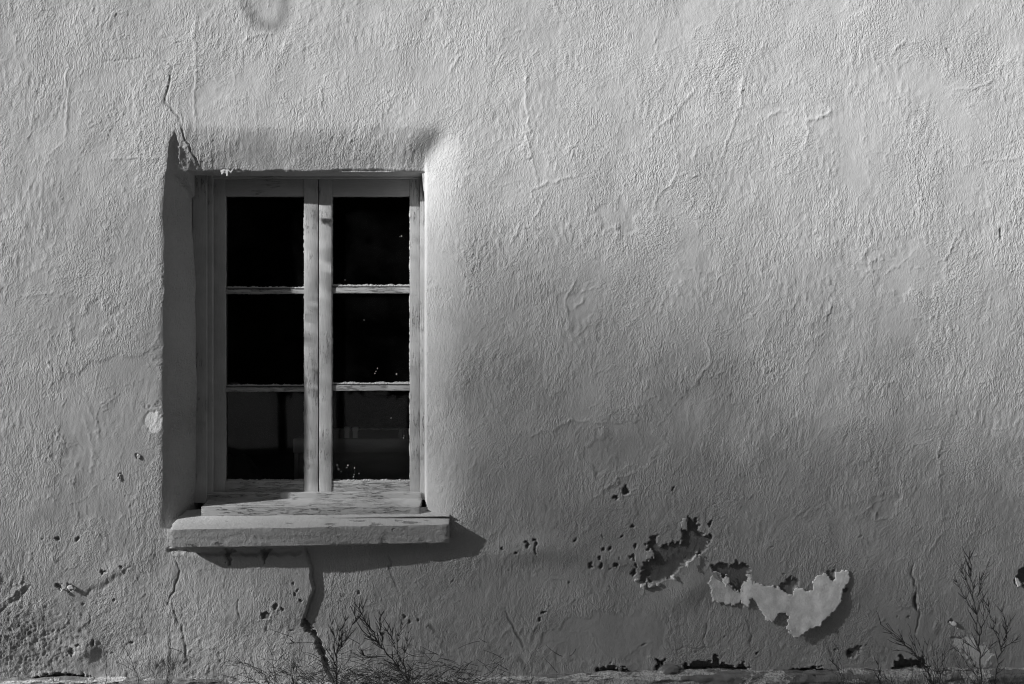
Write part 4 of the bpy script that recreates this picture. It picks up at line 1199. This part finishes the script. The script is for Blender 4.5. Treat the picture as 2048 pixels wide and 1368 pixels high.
plant('dead_shrub', 'largest branching dead shrub under the window, leaning left', 'shrub', [
    (Z4((1530, 770), (1450, 620), (1340, 490), (1240, 390), (1150, 310), (1100, 200), (1068, 130)), 8, 0.03, 0.07, 1, 0.0034),
    (Z4((1320, 470), (1230, 310), (1170, 210), (1140, 105)), 7, 0.03, 0.06, 1, 0.002),
    (Z4((1250, 350), (1190, 250), (1165, 120)), 4, 0.02, 0.05, 1, 0.0016),
    (Z4((1330, 470), (1320, 340), (1300, 240), (1345, 175)), 6, 0.02, 0.05, 1, 0.0018),
    (Z4((1310, 330), (1305, 220), (1300, 155)), 4, 0.015, 0.04, 1, 0.0015),
    (Z4((1530, 720), (1480, 580), (1430, 440), (1400, 350), (1395, 260)), 7, 0.02, 0.05, 1, 0.0022),
    (Z4((1440, 450), (1400, 380), (1370, 315)), 4, 0.02, 0.04, 1, 0.0015),
    (Z4((1450, 480), (1470, 380), (1510, 260)), 4, 0.02, 0.05, 1, 0.0016),
    (Z4((1500, 600), (1530, 420), (1570, 310)), 4, 0.02, 0.05, 1, 0.0016),
    (Z4((1360, 545), (1280, 550), (1180, 540), (1120, 490)), 6, 0.02, 0.05, 1, 0.0017)], -0.19, 8)
plant('dry_stalk', 'arching dry stalk left of the split in the plaster', 'stalk', [
    (Z4((400, 770), (330, 670), (260, 620), (180, 595), (90, 580), (0, 612)), 5, 0.02, 0.05, 1, 0.0018),
    (Z4((390, 770), (300, 660), (210, 620)), 3, 0.02, 0.05, 1, 0.0014),
    (Z4((220, 770), (210, 680), (185, 540)), 3, 0.02, 0.04, 1, 0.0013),
    (Z4((200, 640), (130, 610), (60, 595)), 2, 0.02, 0.04, 1, 0.0012)], -0.15, 9)
plant('dry_stalk', 'thin pair of straight dry stalks below the two scars under the sill', 'stalk', [
    (Z4((300, 790), (265, 560), (225, 370)), 3, 0.01, 0.03, 1, 0.0013),
    (Z4((440, 790), (430, 560), (390, 380)), 3, 0.01, 0.03, 1, 0.0013)], -0.11, 10, 'weed')
plant('dry_stalk', 'bushy low dry weed between the arching stalk and the broom-like shrub', 'weed', [
    (Z4((610, 780), (605, 650), (600, 500)), 7, 0.02, 0.05, 1, 0.0017),
    (Z4((615, 780), (640, 600), (665, 500)), 5, 0.02, 0.05, 1, 0.0014),
    (Z4((600, 780), (540, 680), (450, 635), (390, 630)), 6, 0.02, 0.05, 1, 0.0016),
    (Z4((610, 780), (560, 600), (530, 480)), 4, 0.02, 0.05, 1, 0.0013)], -0.13, 11)
plant('dry_stalk', 'slender dead stalk standing tall beside the split in the plaster', 'stalk', [
    (Z4((955, 780), (952, 500), (955, 260), (965, 110), (960, 0)), 3, 0.03, 0.06, 1, 0.0012),
    (Z4((962, 120), (990, 60), (1025, 0)), 2, 0.02, 0.03, 1, 0.0009)], -0.07, 12, 'weed')
plant('dry_stalk', 'upright grass tuft left of the window sill', 'grass tuft', [
    ([(332, 1400), (339, 1330), (338, 1280), (339, 1230), (341, 1214)], 0, 0.01, 0.02, 1, 0.0013),
    ([(333, 1400), (338, 1310), (340, 1250), (343, 1213)], 0, 0.01, 0.02, 1, 0.0010),
    ([(334, 1400), (339, 1290), (337, 1235), (329, 1212)], 0, 0.01, 0.02, 1, 0.0010),
    ([(334, 1400), (338, 1282), (328, 1248)], 0, 0.01, 0.02, 1, 0.0010),
    ([(336, 1294), (360, 1302), (394, 1319)], 1, 0.02, 0.04, 1, 0.0010)], -0.10, 13)
plant('dry_stalk', 'slanting thin dry stalk in the lower left, left of the grass tuft', 'stalk', [
    ([(285, 1400), (270, 1340), (258, 1310), (247, 1282), (246, 1240)], 2, 0.02, 0.04, 1, 0.0013),
    ([(268, 1335), (252, 1322), (237, 1312)], 0, 0.02, 0.04, 1, 0.001),
    ([(310, 1400), (304, 1340), (300, 1320)], 1, 0.02, 0.04, 1, 0.0012)], -0.11, 14)
plant('dry_stalk', 'short dark stub of weed near the lower left corner', 'stalk', [
    ([(214, 1400), (211, 1345), (213, 1330), (217, 1300)], 1, 0.01, 0.02, 1, 0.0019)], -0.09, 15)
plant('dry_stalk', 'hair-thin bent stalk in the lower left corner', 'stalk', [
    ([(106, 1400), (104, 1330), (97, 1285), (92, 1230), (84, 1200), (70, 1178)], 0, 0.01, 0.02, 1, 0.0008)], -0.07, 16)
plant('dry_stalk', 'thin pale stalks at the foot of the bare wall, centre', 'stalk', [
    ([(1058, 1400), (1064, 1340), (1071, 1316), (1074, 1300)], 3, 0.02, 0.04, 1, 0.0011),
    ([(1052, 1400), (1050, 1340), (1074, 1300), (1084, 1284)], 2, 0.02, 0.05, 1, 0.0009)], -0.09, 17, 'weed')
plant('dry_stalk', 'low drooping stems right of the largest shrub under the window', 'stalk', [
    (Z4((1850, 790), (1780, 680), (1650, 520), (1560, 440)), 5, 0.02, 0.05, 1, 0.0014),
    (Z4((1880, 790), (1760, 620), (1600, 480)), 4, 0.02, 0.05, 1, 0.0012),
    (Z4((1890, 770), (1860, 600), (1800, 460), (1740, 390)), 0, 0.02, 0.05, 1, 0.0011)], -0.12, 18, 'straw')

def grass(name, label, mat, spots, n, hmin, hmax, seed):
    rn = random.Random(seed); verts = []; faces = []
    for _ in range(n):
        cx_, wd = rn.choice(spots)
        px_ = rn.gauss(cx_, wd); y = rn.uniform(-0.24, -0.075)
        b = P(px_, 1400, y); ln = rn.uniform(hmin, hmax) + 0.16
        lean = rn.gauss(0, 0.35); pts = [Vector((b.x, y, 0.0))]
        d = Vector((lean * 0.4, rn.gauss(0, 0.1), 1)).normalized()
        for q_ in range(6):
            d = (d + Vector((lean * 0.16, rn.gauss(0, 0.04), -0.05 * abs(lean) * q_ * 0.5)) + Vector((rn.gauss(0, 0.05), 0, 0))).normalized()
            p = pts[-1] + d * ln / 6
            p.y = min(p.y, -0.05)
            pts.append(p)
        tube(verts, faces, pts, rn.uniform(0.0009, 0.0018), 0.0005, 3)
    return tag(mesh_obj(name, verts, faces, M[mat]), label, 'grass', None, 'stuff')
sp = [(500, 60), (620, 60), (720, 70), (820, 60), (900, 60), (760, 120)]
grass('dry_grass', 'pale dry grass among the shrubs under the window', 'straw', sp, 120, 0.04, 0.18, 21)
grass('dark_grass', 'dark dead grass tangled at the foot of the wall', 'weed', sp + [(660, 90), (880, 80)], 720, 0.03, 0.17, 22)
grass('corner_grass', 'dark dead grass among the shrubs at the lower right', 'weed', [(1760, 60), (1850, 50), (1880, 40), (1960, 50), (2010, 40)], 400, 0.03, 0.15, 23)
grass('straw_blades', 'scattered pale grass blades along the ledge', 'straw', [(300, 60), (1000, 40), (1040, 40), (1900, 60), (380, 40), (1950, 50)], 36, 0.02, 0.10, 24)

def thatch(name, label, mat, n, seed):
    """broken stems lying tangled in the shrubs"""
    rn = random.Random(seed); verts = []; faces = []
    for _ in range(n):
        px_ = rn.gauss(760, 130); py_ = 1375 - abs(rn.gauss(0, 32)); y = rn.uniform(-0.2, -0.07)
        c = P(px_, py_, y); a = rn.uniform(-0.9, 0.9) + (math.pi if rn.random() < .5 else 0); ln = rn.uniform(0.03, 0.10)
        d = Vector((math.cos(a), rn.gauss(0, 0.15), math.sin(a)))
        bend = rn.gauss(0, 0.3)
        pts = []
        for q_ in range(5):
            t = q_ / 4 - 0.5
            pts.append(c + d * ln * t + Vector((0, 0, -bend * ln * t * t)))
        for p in pts: p.y = min(p.y, -0.045)
        tube(verts, faces, pts, rn.uniform(0.0009, 0.0016), 0.0006, 3)
    return tag(mesh_obj(name, verts, faces, M[mat]), label, 'dead stems', None, 'stuff')
thatch('broken_stems', 'tangle of broken dark stems under the window', 'weed', 480, 31)
thatch('broken_straw', 'broken pale straws caught in the shrubs under the window', 'straw', 50, 32)
